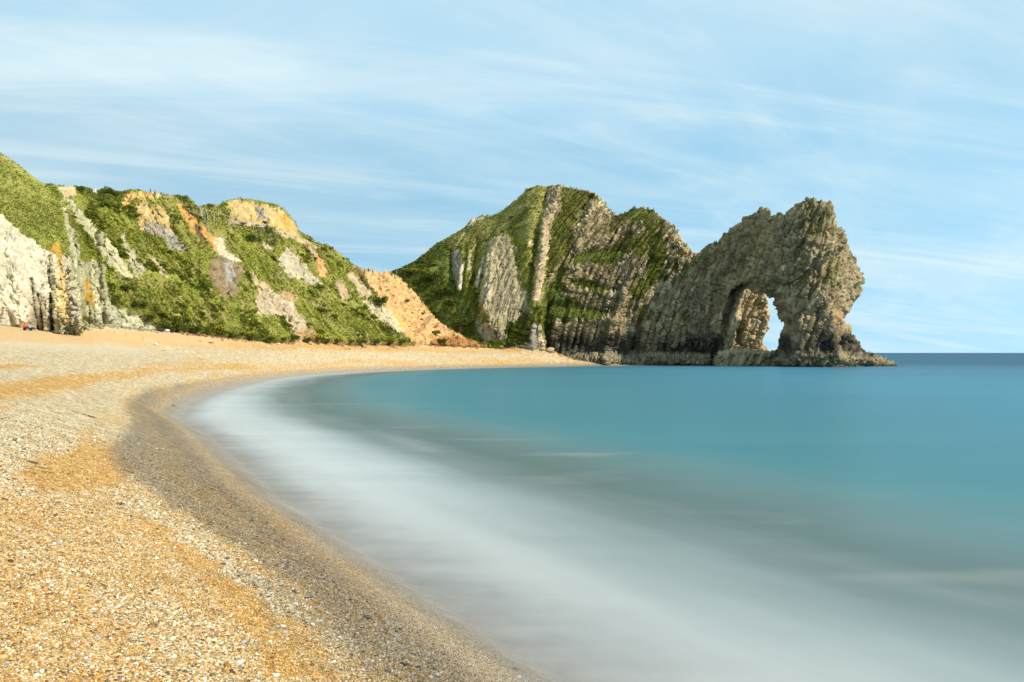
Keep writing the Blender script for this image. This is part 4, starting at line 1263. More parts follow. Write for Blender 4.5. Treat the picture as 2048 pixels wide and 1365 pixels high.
def beach_mat():
    m, n, l, bs = new_mat('shingle')
    bs.inputs['Specular IOR Level'].default_value = 0.2
    tc = n.new('ShaderNodeTexCoord')
    ao = n.new('ShaderNodeAttribute')
    ao.attribute_name = 'orange'
    aw = n.new('ShaderNodeAttribute')
    aw.attribute_name = 'wet'

    def vor(scale):
        v = n.new('ShaderNodeTexVoronoi')
        v.inputs['Scale'].default_value = scale
        v.inputs['Randomness'].default_value = 1
        l.new(tc.outputs['Object'], v.inputs['Vector'])
        s = n.new('ShaderNodeSeparateColor')
        l.new(v.outputs['Color'], s.inputs[0])
        return v.outputs['Distance'], s.outputs[0], s.outputs[1]
    d1, r1, _ = vor(62)
    d2, r2, _ = vor(17)
    d3, r3, _ = vor(5.0)
    ge = n.new('ShaderNodeNewGeometry')
    cd = n.new('ShaderNodeVectorMath')
    cd.operation = 'LENGTH'
    l.new(ge.outputs['Position'], cd.inputs[0])

    def mix(a, b, f):
        x = n.new('ShaderNodeMix')
        x.data_type = 'FLOAT'
        for s_, v_ in (('A', a), ('B', b), ('Factor', f)):
            if isinstance(v_, (int, float)):
                x.inputs[s_].default_value = v_
            else:
                l.new(v_, x.inputs[s_])
        return x.outputs['Result']
    def by_distance(a, b):
        q = n.new('ShaderNodeMapRange')
        q.inputs['From Min'].default_value = 15
        q.inputs['From Max'].default_value = 70
        q.inputs['To Min'].default_value = a
        q.inputs['To Max'].default_value = b
        l.new(cd.outputs['Value'], q.inputs['Value'])
        return q.outputs[0]
    rnd = mix(mix(r1, r2, by_distance(0.40, 0.62)), r3, by_distance(0.2, 0.34))
    # stretch contrast back after averaging
    st = n.new('ShaderNodeMapRange')
    st.inputs['From Min'].default_value = 0.16
    st.inputs['From Max'].default_value = 0.84
    l.new(rnd, st.inputs['Value'])
    c = shingle_nodes(n, l, ao.outputs['Fac'], aw.outputs['Fac'], st.outputs[0])
    af = n.new('ShaderNodeAttribute')
    af.attribute_name = 'fine'
    pale = n.new('ShaderNodeMix')
    pale.data_type = 'RGBA'
    l.new(ao.outputs['Fac'], pale.inputs['Factor'])
    pale.inputs['A'].default_value = (0.50, 0.44, 0.32, 1)
    pale.inputs['B'].default_value = (0.56, 0.36, 0.165, 1)
    fm = n.new('ShaderNodeMath')
    fm.operation = 'MULTIPLY'
    l.new(af.outputs['Fac'], fm.inputs[0])
    fm.inputs[1].default_value = 0.74
    fx_ = n.new('ShaderNodeMix')
    fx_.data_type = 'RGBA'
    l.new(fm.outputs[0], fx_.inputs['Factor'])
    l.new(c, fx_.inputs['A'])
    l.new(pale.outputs['Result'], fx_.inputs['B'])
    l.new(fx_.outputs['Result'], bs.inputs['Base Color'])
    ro = n.new('ShaderNodeMapRange')
    ro.inputs['To Min'].default_value = 0.9
    ro.inputs['To Max'].default_value = 0.45
    l.new(aw.outputs['Fac'], ro.inputs['Value'])
    l.new(ro.outputs[0], bs.inputs['Roughness'])
    bp = n.new('ShaderNodeBump')
    bp.invert = True
    bp.inputs['Strength'].default_value = 0.8
    bp.inputs['Distance'].default_value = 0.012
    l.new(d1, bp.inputs['Height'])
    b2 = n.new('ShaderNodeBump')
    b2.invert = True
    b2.inputs['Strength'].default_value = 0.6
    b2.inputs['Distance'].default_value = 0.035
    l.new(d2, b2.inputs['Height'])
    l.new(bp.outputs[0], b2.inputs['Normal'])
    b3 = n.new('ShaderNodeBump')
    b3.invert = True
    b3.inputs['Strength'].default_value = 0.5
    b3.inputs['Distance'].default_value = 0.10
    l.new(d3, b3.inputs['Height'])
    l.new(b2.outputs[0], b3.inputs['Normal'])
    l.new(b3.outputs[0], bs.inputs['Normal'])
    return m


tag(link('beach', me, beach_mat()), 'steep curved beach of orange and grey shingle', 'beach', kind='structure')

# ------------------------------------------------------------------ sea: smooth swell-averaged surface with a thin veil of foam running up the shingle
ang = np.radians(np.concatenate([np.linspace(-46, 46, 470), np.linspace(47, 178, 90)]))
rad = np.concatenate([np.geomspace(2.5, 420, 620), np.geomspace(440, 42000, 70)])
A2, R2 = np.meshgrid(ang, rad, indexing='ij')
sx, sy = (R2 * np.sin(A2)).ravel(), (R2 * np.cos(A2)).ravel()
near = R2.ravel() < 600
sd = -R2.ravel().copy()
spar = np.zeros(sx.shape)
sd[near], spar[near] = shore_d(sx[near], sy[near])
zb_ = np.full(sx.shape, -6.0)
zb_[near] = beach_z(sx[near], sy[near])[0]
sz = np.where(sd > -0.2, np.maximum(zb_ + 0.035, 0.0), 0.0)
F = grid_faces(*A2.shape)
keep = (sd < 3.6)
t = -sd
st1 = n2(sx + 0.25 * sy, sy, 7.0, 1.5, 4, 4001)
st2 = n2(spar, sd, 5.0, 1.0, 4, 4005)
st3 = n2(sx, sy, 26.0, 7.0, 3, 4009)
ed = 0.9 * n2(spar, sd, 3.0, 2.0, 4, 4013) + 0.35 * n2(spar, sd, 0.7, 0.8, 3, 4017)
ed = ed + 0.8 * n2(sx + 0.2 * sy, sy, 4.5, 0.7, 4, 4023) * sstep(-2.5, 0.5, t)
alpha = sstep(-3.0, 3.3, t + ed) ** 1.05
st4 = n2(spar, sd, 22.0, 3.5, 4, 4019)
tt = t + 0.9 * st1 + 1.0 * st2 + 1.6 * st3 + 1.6 * st4
ks = [-3, 0.5, 3.5, 6.0, 8.5, 11.5, 15.0, 17.5, 20.0, 24.0, 60, 160, 400]
kc = 0.86 * np.array([(0.47, 0.435, 0.385), (0.44, 0.425, 0.40), (0.36, 0.38, 0.37), (0.24, 0.28, 0.275), (0.135, 0.175, 0.168), (0.08, 0.126, 0.114), (0.088, 0.155, 0.152), (0.075, 0.172, 0.182),
               (0.052, 0.172, 0.19), (0.04, 0.165, 0.195), (0.034, 0.152, 0.195), (0.022, 0.105, 0.155), (0.012, 0.075, 0.115)])
# surf breaks whitest in the bend of the bay
bend = sstep(18, 32, sy) * (1 - sstep(70, 100, sy)) * sstep(0.2, 2.0, -sd) * (1 - sstep(4.5, 9.0, -sd))
scol = np.stack([np.interp(tt, ks, kc[:, c]) for c in range(3)], -1)
farsea = sstep(150, 420, R2.ravel())
scol = lerp(scol, C3(0.010, 0.068, 0.122), farsea)
blue = sstep(10, 60, sx) * (1 - farsea) * sstep(22, 40, t)
scol = lerp(scol, C3(0.040, 0.178, 0.262), blue * 0.6)
# milky tongues left by breaking waves
milk = sstep(0.0, 0.5, n2(spar, sd, 16, 2.6, 5, 4021) + 0.25 * st1) * sstep(1, 3, t) * (1 - sstep(9, 15, t))
scol = lerp(scol, C3(0.47, 0.49, 0.49), milk * 0.16)
scol = lerp(scol, C3(0.46, 0.50, 0.505), bend * (0.42 + 0.45 * st4 + 0.3 * st1))
sand_ = sstep(0.1, 0.5, n2(sx, sy, 9, 3.0, 3, 4027)) * sstep(4, 8, t) * (1 - sstep(16, 20, t))
scol = lerp(scol, C3(0.26, 0.25, 0.215), sand_ * 0.4)
scol = scol * (1 + 0.10 * n2(sx, sy, 22, 3.0, 4, 4031) + 0.08 * n2(sx, sy, 90, 14, 3, 4033))[:, None]
SVv = np.stack([sx, sy, sz], -1)
used, F2_ = submesh(SVv, F, keep[F].all(1))
me = mesh_np('sea', SVv[used], F2_)
set_col(me, 'water_colour', scol[used])
set_f(me, 'cover', alpha[used])


def sea_mat():
    m, n, l, bs = new_mat('sea_water')
    at = n.new('ShaderNodeAttribute')
    at.attribute_name = 'water_colour'
    cv = n.new('ShaderNodeAttribute')
    cv.attribute_name = 'cover'
    n.remove(bs)
    bs = n.new('ShaderNodeMixShader')
    dfw, glw = n.new('ShaderNodeBsdfDiffuse'), n.new('ShaderNodeBsdfGlossy')
    l.new(at.outputs['Vector'], dfw.inputs['Color'])
    glw.inputs['Roughness'].default_value = 0.33
    glw.inputs['Color'].default_value = (1, 1, 1, 1)
    bs.inputs[0].default_value = 0.13
    l.new(dfw.outputs[0], bs.inputs[1])
    l.new(glw.outputs[0], bs.inputs[2])
    tr = n.new('ShaderNodeBsdfTransparent')
    mx = n.new('ShaderNodeMixShader')
    l.new(cv.outputs['Fac'], mx.inputs[0])
    l.new(tr.outputs[0], mx.inputs[1])
    l.new(bs.outputs[0], mx.inputs[2])
    tc = n.new('ShaderNodeTexCoord')
    mp = n.new('ShaderNodeMapping')
    mp.inputs['Scale'].default_value = (0.12, 0.9, 1)
    l.new(tc.outputs['Object'], mp.inputs[0])
    nz = n.new('ShaderNodeTexNoise')
    nz.inputs['Scale'].default_value = 1.0
    nz.inputs['Detail'].default_value = 4
    l.new(mp.outputs[0], nz.inputs['Vector'])
    bp = n.new('ShaderNodeBump')
    bp.inputs['Strength'].default_value = 0.12
    bp.inputs['Distance'].default_value = 0.15
    l.new(nz.outputs[0], bp.inputs['Height'])
    l.new(bp.outputs[0], dfw.inputs['Normal'])
    l.new(bp.outputs[0], glw.inputs['Normal'])
    l.new(mx.outputs[0], n['Material Output'].inputs['Surface'])
    return m


tag(link('sea', me, sea_mat()), 'still teal sea fading to a milky veil of foam along the shingle', 'sea', kind='structure')
# ------------------------------------------------------------------ scatter helper (only for what nobody could count)
def scatter(name, protos, pts, scale, kind, attrs, normal=None, label=None):
    """many small alike bits as one object: points carrying scale, kind and colour, instanced by geometry nodes"""
    me = bpy.data.meshes.new(name)
    me.vertices.add(len(pts))
    me.vertices.foreach_set('co', np.ascontiguousarray(pts, np.float32).ravel())
    rot = RNG.uniform(0, 6.283, (len(pts), 3)).astype(np.float32)
    rot[:, 0] = RNG.normal(0, 0.25, len(pts))
    rot[:, 1] = RNG.normal(0, 0.25, len(pts))
    a = me.attributes.new('spin', 'FLOAT_VECTOR', 'POINT')
    a.data.foreach_set('vector', rot.ravel())
    a = me.attributes.new('size', 'FLOAT_VECTOR', 'POINT')
    a.data.foreach_set('vector', np.ascontiguousarray(scale, np.float32).ravel())
    a = me.attributes.new('sort', 'INT', 'POINT')
    a.data.foreach_set('value', np.ascontiguousarray(kind, np.int32))
    for k, v in attrs.items():
        if np.ndim(v) == 2:
            set_col(me, k, v)
        else:
            set_f(me, k, v)
    o = bpy.data.objects.new(name, me)
    COL.objects.link(o)
    ng = bpy.data.node_groups.new(name, 'GeometryNodeTree')
    ng.interface.new_socket('Geometry', in_out='INPUT', socket_type='NodeSocketGeometry')
    ng.interface.new_socket('Geometry', in_out='OUTPUT', socket_type='NodeSocketGeometry')
    N, L = ng.nodes, ng.links
    gi, go = N.new('NodeGroupInput'), N.new('NodeGroupOutput')
    jn = N.new('GeometryNodeJoinGeometry')

    def named(nm, dt):
        x = N.new('GeometryNodeInputNamedAttribute')
        x.data_type = dt
        x.inputs['Name'].default_value = nm
        return x.outputs[0]
    for i, p in enumerate(protos):
        cmp_ = N.new('FunctionNodeCompare')
        cmp_.data_type = 'INT'
        cmp_.operation = 'EQUAL'
        L.new(named('sort', 'INT'), cmp_.inputs[2])
        cmp_.inputs[3].default_value = i
        ip = N.new('GeometryNodeInstanceOnPoints')
        oi = N.new('GeometryNodeObjectInfo')
        oi.inputs['Object'].default_value = p
        L.new(gi.outputs[0], ip.inputs['Points'])
        L.new(cmp_.outputs[0], ip.inputs['Selection'])
        L.new(oi.outputs['Geometry'], ip.inputs['Instance'])
        L.new(named('spin', 'FLOAT_VECTOR'), ip.inputs['Rotation'])
        L.new(named('size', 'FLOAT_VECTOR'), ip.inputs['Scale'])
        L.new(ip.outputs[0], jn.inputs[0])
    L.new(jn.outputs[0], go.inputs[0])
    md = o.modifiers.new('scatter', 'NODES')
    md.node_group = ng
    tag(o, label, None, None, 'stuff')
    return o


def raw_object(name, verts, faces, mat, smooth=False):
    me = bpy.data.meshes.new(name)
    me.from_pydata([tuple(v) for v in verts], [], [tuple(f) for f in faces])
    if smooth:
        me.polygons.foreach_set('use_smooth', [True] * len(me.polygons))
    me.materials.append(mat)
    return bpy.data.objects.new(name, me)


# ------------------------------------------------------------------ grass and scrub on the slopes
def tint_mat(name, var=0.5):
    m, n, l, bs = new_mat(name)
    at = n.new('ShaderNodeAttribute')
    at.attribute_type = 'INSTANCER'
    at.attribute_name = 'tint'
    oi = n.new('ShaderNodeObjectInfo')
    mr = n.new('ShaderNodeMapRange')
    mr.inputs['To Min'].default_value = 1 - var
    mr.inputs['To Max'].default_value = 1 + var
    l.new(oi.outputs['Random'], mr.inputs['Value'])
    mx = n.new('ShaderNodeVectorMath')
    mx.operation = 'SCALE'
    l.new(at.outputs['Vector'], mx.inputs[0])
    l.new(mr.outputs[0], mx.inputs['Scale'])
    n.remove(bs)
    df, tr, ms = n.new('ShaderNodeBsdfDiffuse'), n.new('ShaderNodeBsdfTranslucent'), n.new('ShaderNodeMixShader')
    ms.inputs[0].default_value = 0.42
    l.new(mx.outputs[0], df.inputs[0])
    l.new(mx.outputs[0], tr.inputs[0])
    l.new(df.outputs[0], ms.inputs[1])
    l.new(tr.outputs[0], ms.inputs[2])
    l.new(ms.outputs[0], n['Material Output'].inputs[0])
    return m


M_TUFT = tint_mat('turf_blades', 0.4)


def tuft_object(seed, nb):
    rg = random.Random(seed)
    v, f = [], []
    for k in range(nb):
        a = rg.uniform(0, 6.283)
        r = rg.uniform(0, 0.42)
        lean = rg.uniform(0.1, 0.75)
        b = rg.uniform(0, 6.283)
        h = rg.uniform(0.35, 1.0) * 0.75
        w = rg.uniform(0.07, 0.16)
        x, y = r * math.cos(a), r * math.sin(a)
        dx, dy = math.cos(b), math.sin(b)
        i = len(v)
        v += [(x - dy * w, y + dx * w, -0.15), (x + dy * w, y - dx * w, -0.15), (x + dx * lean * h + dy * w * 0.5, y + dy * lean * h - dx * w * 0.5, h), (x + dx * lean * h - dy * w * 0.5, y + dy * lean * h + dx * w * 0.5, h * 0.9)]
        f.append((i, i + 1, i + 2, i + 3))
    return raw_object('grass_tuft', v, f, M_TUFT)


tufts = [tuft_object(3, 12), tuft_object(5, 16), tuft_object(9, 10)]


def veg_points(S, n, lo, sizes, seed, px_lo=-500):
    V, veg, qx, qy = S['V'], S['veg'], S['qx'], S['qy']
    rg = np.random.default_rng(seed)
    clump = 0.5 + 0.5 * sstep(-0.25, 0.3, fbm(V, 7.0, 4, seed + 70)) - 0.55 * sstep(0.0, 0.35, fbm(V, 16.0, 3, seed + 75))
    ok = np.nonzero((veg > lo) & (qx > px_lo) & (qx < 2100) & (rg.uniform(0, 1, len(qx)) < clump))[0]
    # even in area on the ground, a little denser where the photograph is nearer
    k = rg.choice(ok, min(n, len(ok)), replace=False)
    s = (sizes[0] + (sizes[1] - sizes[0]) * rg.uniform(0, 1, len(k)) ** 1.8) * (V[k, 1] / 200.0) ** 0.5
    tint = S['col'][k] * rg.uniform(1.0, 1.6, (len(k), 1))
    return V[k] + rg.normal(0, 0.12, (len(k), 3)), s, tint


SL = dict(V=HL.V, veg=HL.veg * (HL.vT > 0), col=HL.col, qx=HL.qx, qy=HL.qy)
SH = dict(V=HH.V, veg=HH.veg * (HH.vT > 0), col=HH.col, qx=HH.qx, qy=HH.qy)
pts, ss, tn = [], [], []
for S_, n_, sz_, sd_ in ((SL, 80000, (0.25, 0.7), 1), (SH, 52000, (0.35, 0.9), 2), (ARCH, 3500, (0.3, 0.8), 3)):
    a_, b_, c_ = veg_points(S_, n_, 0.55, sz_, sd_)
    pts.append(a_)
    ss.append(b_)
    tn.append(c_)
pts, ss, tn = np.concatenate(pts), np.concatenate(ss), np.concatenate(tn)
scatter('grass', tufts, pts, np.stack([ss * 0.95, ss * 0.95, ss * 0.40], -1), RNG.integers(0, 3, len(pts)), {'tint': tn}, label='rough turf and low scrub on the cliff slopes')

# darker low scrub in drifts on the turf
M_SCRUB = tint_mat('scrub_leaves', 0.45)


def scrub_object(seed):
    rg = np.random.default_rng(seed)
    v, f = [], []
    for _ in range(46):
        d = rg.normal(0, 1, 3)
        d /= np.linalg.norm(d)
        c = np.array([d[0] * 0.55, d[1] * 0.55, abs(d[2]) * 0.55]) * rg.uniform(0.6, 1.1)
        a = rg.normal(0, 1, 3)
        a /= np.linalg.norm(a)
        b = np.cross(a, rg.normal(0, 1, 3))
        b /= np.linalg.norm(b)
        s_ = rg.uniform(0.08, 0.19)
        i = len(v)
        v += [c - a * s_ - b * s_ * .6, c + a * s_ - b * s_ * .5, c + a * s_ * .7 + b * s_ * .6, c - a * s_ * .8 + b * s_ * .6]
        f.append((i, i + 1, i + 2, i + 3))
    return raw_object('scrub_clump', v, f, M_SCRUB)


scr = [scrub_object(k) for k in (1, 2, 3)]
pts, ss, tn = [], [], []
for S_, n_, sd_ in ((SL, 2400, 11), (SH, 2600, 12)):
    V, qx_, qy_ = S_['V'], S_['qx'], S_['qy']
    rg = np.random.default_rng(sd_)
    w_ = sstep(0.08, 0.38, fbm(V, 9.0, 4, 5200 + sd_) + 0.35 * fbm(V, 2.6, 3, 5210 + sd_) + 0.12 * sstep(560, 680, qy_))
    ok = np.nonzero((S_['veg'] > 0.6) & (qx_ > -200) & (rg.uniform(0, 1, len(qx_)) < w_) & (qx_ > np.interp(qy_, [300, 470], [250, 140])))[0]
    k = rg.choice(ok, min(n_, len(ok)), replace=False)
    pts.append(V[k])
    ss.append(np.exp(rg.normal(math.log(0.85), 0.4, len(k))))
    tn.append(lerp(np.tile(G_DARK, (len(k), 1)), np.tile(G_MID, (len(k), 1)), rg.uniform(0, 1, len(k)) ** 1.5) * 1.3)
pts, ss, tn = np.concatenate(pts), np.minimum(np.concatenate(ss), 2.2), np.concatenate(tn)
scatter('undergrowth', scr, pts, np.stack([ss, ss, ss * 0.75], -1), RNG.integers(0, 3, len(pts)), {'tint': tn}, label='dark drifts of low scrub across the turf slopes')

# fallen fragments along the foot of the cliffs
M_SCREE = tint_mat('fallen_rock', 0.35)
frag = []
for i in range(3):
    bm = bmesh.new()
    bmesh.ops.create_icosphere(bm, subdivisions=1, radius=1.0)
    for v in bm.verts:
        v.co *= 0.75 + 0.5 * mnoise.noise(v.co * 1.4 + Vector((i * 3.7, 1, 2))) + 0.2
        v.co.z *= 0.7
    me = bpy.data.meshes.new('rock_fragment')
    bm.to_mesh(me)
    bm.free()
    me.materials.append(M_SCREE)
    frag.append(bpy.data.objects.new('rock_fragment', me))
fp, fs, ft = [], [], []
for (x, y), (x1, y1), wgt in [(BASE_XY[k], BASE_XY[k + 1], 1) for k in range(4, len(BASE_XY) - 1)]:
    L_ = math.hypot(x1 - x, y1 - y)
    n_ = int(L_ * 16)
    t_ = RNG.uniform(0, 1, n_)
    off = np.abs(RNG.normal(0, 1.0, n_)) * 1.3 - 0.5
    nx_, ny_ = (y1 - y) / L_, -(x1 - x) / L_
    X_, Y_ = x + (x1 - x) * t_ + nx_ * off, y + (y1 - y) * t_ + ny_ * off
    keep_ = n2(X_, Y_, 6, 6, 3, 5101) > -0.02
    X_, Y_, off = X_[keep_], Y_[keep_], off[keep_]
    Z_ = beach_z(X_, Y_)[0]
    qx_, _ = proj(np.stack([X_, Y_, Z_], -1))
    s_ = np.exp(RNG.normal(math.log(0.16), 0.55, len(X_)))
    c_ = np.where((qx_ < 170)[:, None], C3(0.42, 0.37, 0.26), np.where((qx_ < 330)[:, None], C3(0.36, 0.34, 0.22), np.where((qx_ < 960)[:, None], C3(0.36, 0.24, 0.12), C3(0.34, 0.28, 0.18))))
    fp.append(np.stack([X_, Y_, Z_ + 0.2 * s_], -1))
    fs.append(np.stack([s_ * 1.2, s_, s_ * 0.8], -1))
    ft.append(c_)
fp, fs, ft = np.concatenate(fp), np.minimum(np.concatenate(fs), 0.7), np.concatenate(ft)
scatter('rubble', frag, fp, fs, RNG.integers(0, 3, len(fp)), {'tint': ft}, label='fallen rock fragments along the foot of the cliffs')

# ------------------------------------------------------------------ shingle: loose pebbles of the near beach
def pebble_mat():
    m, n, l, bs = new_mat('pebble_stone')
    bs.inputs['Specular IOR Level'].default_value = 0.25
    att = {}
    for k in ('orange', 'wet'):
        a = n.new('ShaderNodeAttribute')
        a.attribute_type = 'INSTANCER'
        a.attribute_name = k
        att[k] = a.outputs['Fac']
    oi = n.new('ShaderNodeObjectInfo')
    c = shingle_nodes(n, l, att['orange'], att['wet'], oi.outputs['Random'])
    l.new(c, bs.inputs['Base Color'])
    ro = n.new('ShaderNodeMapRange')
    ro.inputs['To Min'].default_value = 0.85
    ro.inputs['To Max'].default_value = 0.4
    l.new(att['wet'], ro.inputs['Value'])
    l.new(ro.outputs[0], bs.inputs['Roughness'])
    return m


M_PEB = pebble_mat()


def pebble_mesh(name, seed, sub=1, lump=0.22, flat=(1, 0.8, 0.55)):
    bm = bmesh.new()
    bmesh.ops.create_icosphere(bm, subdivisions=sub, radius=1.0)
    for v in bm.verts:
        n_ = mnoise.noise(v.co * 0.9 + Vector((seed * 3.1, seed * 1.7, 0)))
        n2_ = mnoise.noise(v.co * 2.1 + Vector((seed * 1.1, 0, seed)))
        v.co *= 1 + lump * n_ * 1.6 + lump * 0.4 * n2_
        v.co.x *= flat[0]
        v.co.y *= flat[1]
        v.co.z *= flat[2]
    for f in bm.faces:
        f.smooth = True
    me = bpy.data.meshes.new(name)
    bm.to_mesh(me)
    bm.free()
    return me


peb = []
for i in range(4):
    me = pebble_mesh('shingle_pebble', i + 1, 1)
    me.materials.append(M_PEB)
    peb.append(bpy.data.objects.new('shingle_pebble', me))


def shingle_points(n, a0, a1, r0, r1, law):
    u, v = RNG.uniform(0, 1, n), RNG.uniform(0, 1, n)
    a = np.radians(a0 + (a1 - a0) * u)
    e = 2 - law
    r = (r0 ** e + (r1 ** e - r0 ** e) * v) ** (1 / e) if abs(e) > 1e-3 else r0 * (r1 / r0) ** v
    return r * np.sin(a), r * np.cos(a), r


sets = [shingle_points(230000, -44, 10, 4.8, 13, 1.0), shingle_points(120000, -42, -2, 13, 34, 1.2)]
px_, py_, r_ = [np.concatenate(q) for q in zip(*sets)]
z_, d_, par_ = beach_z(px_, py_)
qx, qy = proj(np.stack([px_, py_, z_], -1))
ok = (RNG.uniform(0, 1, len(px_)) > sstep(19, 34, r_)) & (d_ > 0.3) & (qx > -60) & (qx < 2100) & (qy < 1420)
px_, py_, r_, z_, d_, par_, qx, qy = [q[ok] for q in (px_, py_, r_, z_, d_, par_, qx, qy)]
og, wt = beach_fields(px_, py_, d_, par_, qx, qy)
coarse = sstep(0.75, 0.2, og) if False else 1 - sstep(0.25, 0.85, og)
base = np.exp(RNG.normal(math.log(0.0068), 0.42, len(px_))) * (0.85 + 0.55 * coarse) * np.clip(r_ / 10.0, 1, 1.5)
big = RNG.uniform(0, 1, len(px_)) < 0.012
base = np.where(big, base * RNG.uniform(1.6, 2.4, len(px_)), base)
base = np.minimum(base, 0.05)
base = np.where(d_ < 2.2, np.minimum(base, 0.016), base)
pp = np.stack([px_, py_, z_ + base * 0.15], -1)
scatter('shingle', peb, pp, np.stack([base * RNG.uniform(0.9, 1.4, len(base)), base, base * RNG.uniform(0.7, 1.0, len(base))], -1), RNG.integers(0, 4, len(base)), {'orange': og, 'wet': wt}, label='loose orange and grey shingle of the near beach')
# ------------------------------------------------------------------ gorse and scrub bushes that stand out on their own
def leaf_mat(name, a, b, tr=0.35):
    m, n, l, bs = new_mat(name)
    n.remove(bs)
    oi = n.new('ShaderNodeTexCoord')
    nz = n.new('ShaderNodeTexNoise')
    nz.inputs['Scale'].default_value = 5
    nz.inputs['Detail'].default_value = 4
    l.new(oi.outputs['Object'], nz.inputs['Vector'])
    mr = n.new('ShaderNodeMapRange')
    mr.inputs['From Min'].default_value = 0.3
    mr.inputs['From Max'].default_value = 0.7
    l.new(nz.outputs[0], mr.inputs['Value'])
    mx = n.new('ShaderNodeMix')
    mx.data_type = 'RGBA'
    l.new(mr.outputs[0], mx.inputs['Factor'])
    mx.inputs['A'].default_value = (*a, 1)
    mx.inputs['B'].default_value = (*b, 1)
    df, t_, ms = n.new('ShaderNodeBsdfDiffuse'), n.new('ShaderNodeBsdfTranslucent'), n.new('ShaderNodeMixShader')
    ms.inputs[0].default_value = tr
    for q in (df, t_):
        l.new(mx.outputs['Result'], q.inputs[0])
    l.new(df.outputs[0], ms.inputs[1])
    l.new(t_.outputs[0], ms.inputs[2])
    l.new(ms.outputs[0], n['Material Output'].inputs[0])
    return m


M_LEAF = leaf_mat('bush_leaves', (0.05, 0.075, 0.014), (0.15, 0.175, 0.035))
M_FLOWER = leaf_mat('gorse_flowers', (0.62, 0.47, 0.01), (0.75, 0.60, 0.03))
M_STEM = flat_mat('bush_stem', (0.12, 0.085, 0.05))


def bush_meshes(seed, leaves, flowers):
    rg = np.random.default_rng(seed)
    lobes = [(rg.uniform(-0.55, 0.55), rg.uniform(-0.4, 0.4), rg.uniform(0.25, 0.6), rg.uniform(0.3, 0.5)) for _ in range(7)]

    def blades(n, size, shell, top):
        v, f = [], []
        for _ in range(n):
            lx_, ly_, lz_, lr = lobes[rg.integers(len(lobes))]
            d = rg.normal(0, 1, 3)
            d /= np.linalg.norm(d)
            if top and d[2] < 0:
                d[2] = -d[2]
            r = lr * (rg.uniform(*shell))
            c = np.array([lx_, ly_, lz_]) + d * r * np.array([1, 1, 0.85])
            if c[2] < 0.0:
                continue
            a, b = rg.normal(0, 1, 3), rg.normal(0, 1, 3)
            a = a / np.linalg.norm(a)
            b = np.cross(a, b)
            b /= np.linalg.norm(b)
            s = size * rg.uniform(0.6, 1.4)
            i = len(v)
            v += [c - a * s - b * s * 0.4, c + a * s - b * s * 0.5, c + a * s * 0.8 + b * s * 0.5, c - a * s * 0.7 + b * s * 0.5]
            f.append((i, i + 1, i + 2, i + 3))
        return v, f
    out = []
    for nm, n_, sz, sh, tp, mt in (('foliage', leaves, 0.085, (0.55, 1.08), False, M_LEAF), ('blossom', flowers, 0.06, (0.95, 1.15), True, M_FLOWER)):
        if not n_:
            out.append(None)
            continue
        v, f = blades(n_, sz, sh, tp)
        me = bpy.data.meshes.new(nm)
        me.from_pydata([tuple(q) for q in v], [], f)
        me.materials.append(mt)
        out.append(me)
    bm = bmesh.new()
    for _ in range(5):
        a = rg.uniform(0, 6.28)
        b = rg.uniform(0.15, 0.5)
        mtx = Matrix.Translation((math.cos(a) * b * 0.4, math.sin(a) * b * 0.4, 0.15)) @ Matrix.Rotation(a, 4, 'Z') @ Matrix.Rotation(b, 4, 'Y')
        bmesh.ops.create_cone(bm, cap_ends=True, segments=6, radius1=0.035, radius2=0.012, depth=0.7, matrix=mtx)
    me = bpy.data.meshes.new('stem')
    bm.to_mesh(me)
    bm.free()
    me.materials.append(M_STEM)
    out.append(me)
    return out


BUSH = {'gorse': [bush_meshes(s, 330, 120) for s in (1, 2, 3)], 'few': [bush_meshes(s, 360, 36) for s in (4, 5)], 'scrub': [bush_meshes(s, 420, 0) for s in (6, 7, 8)]}
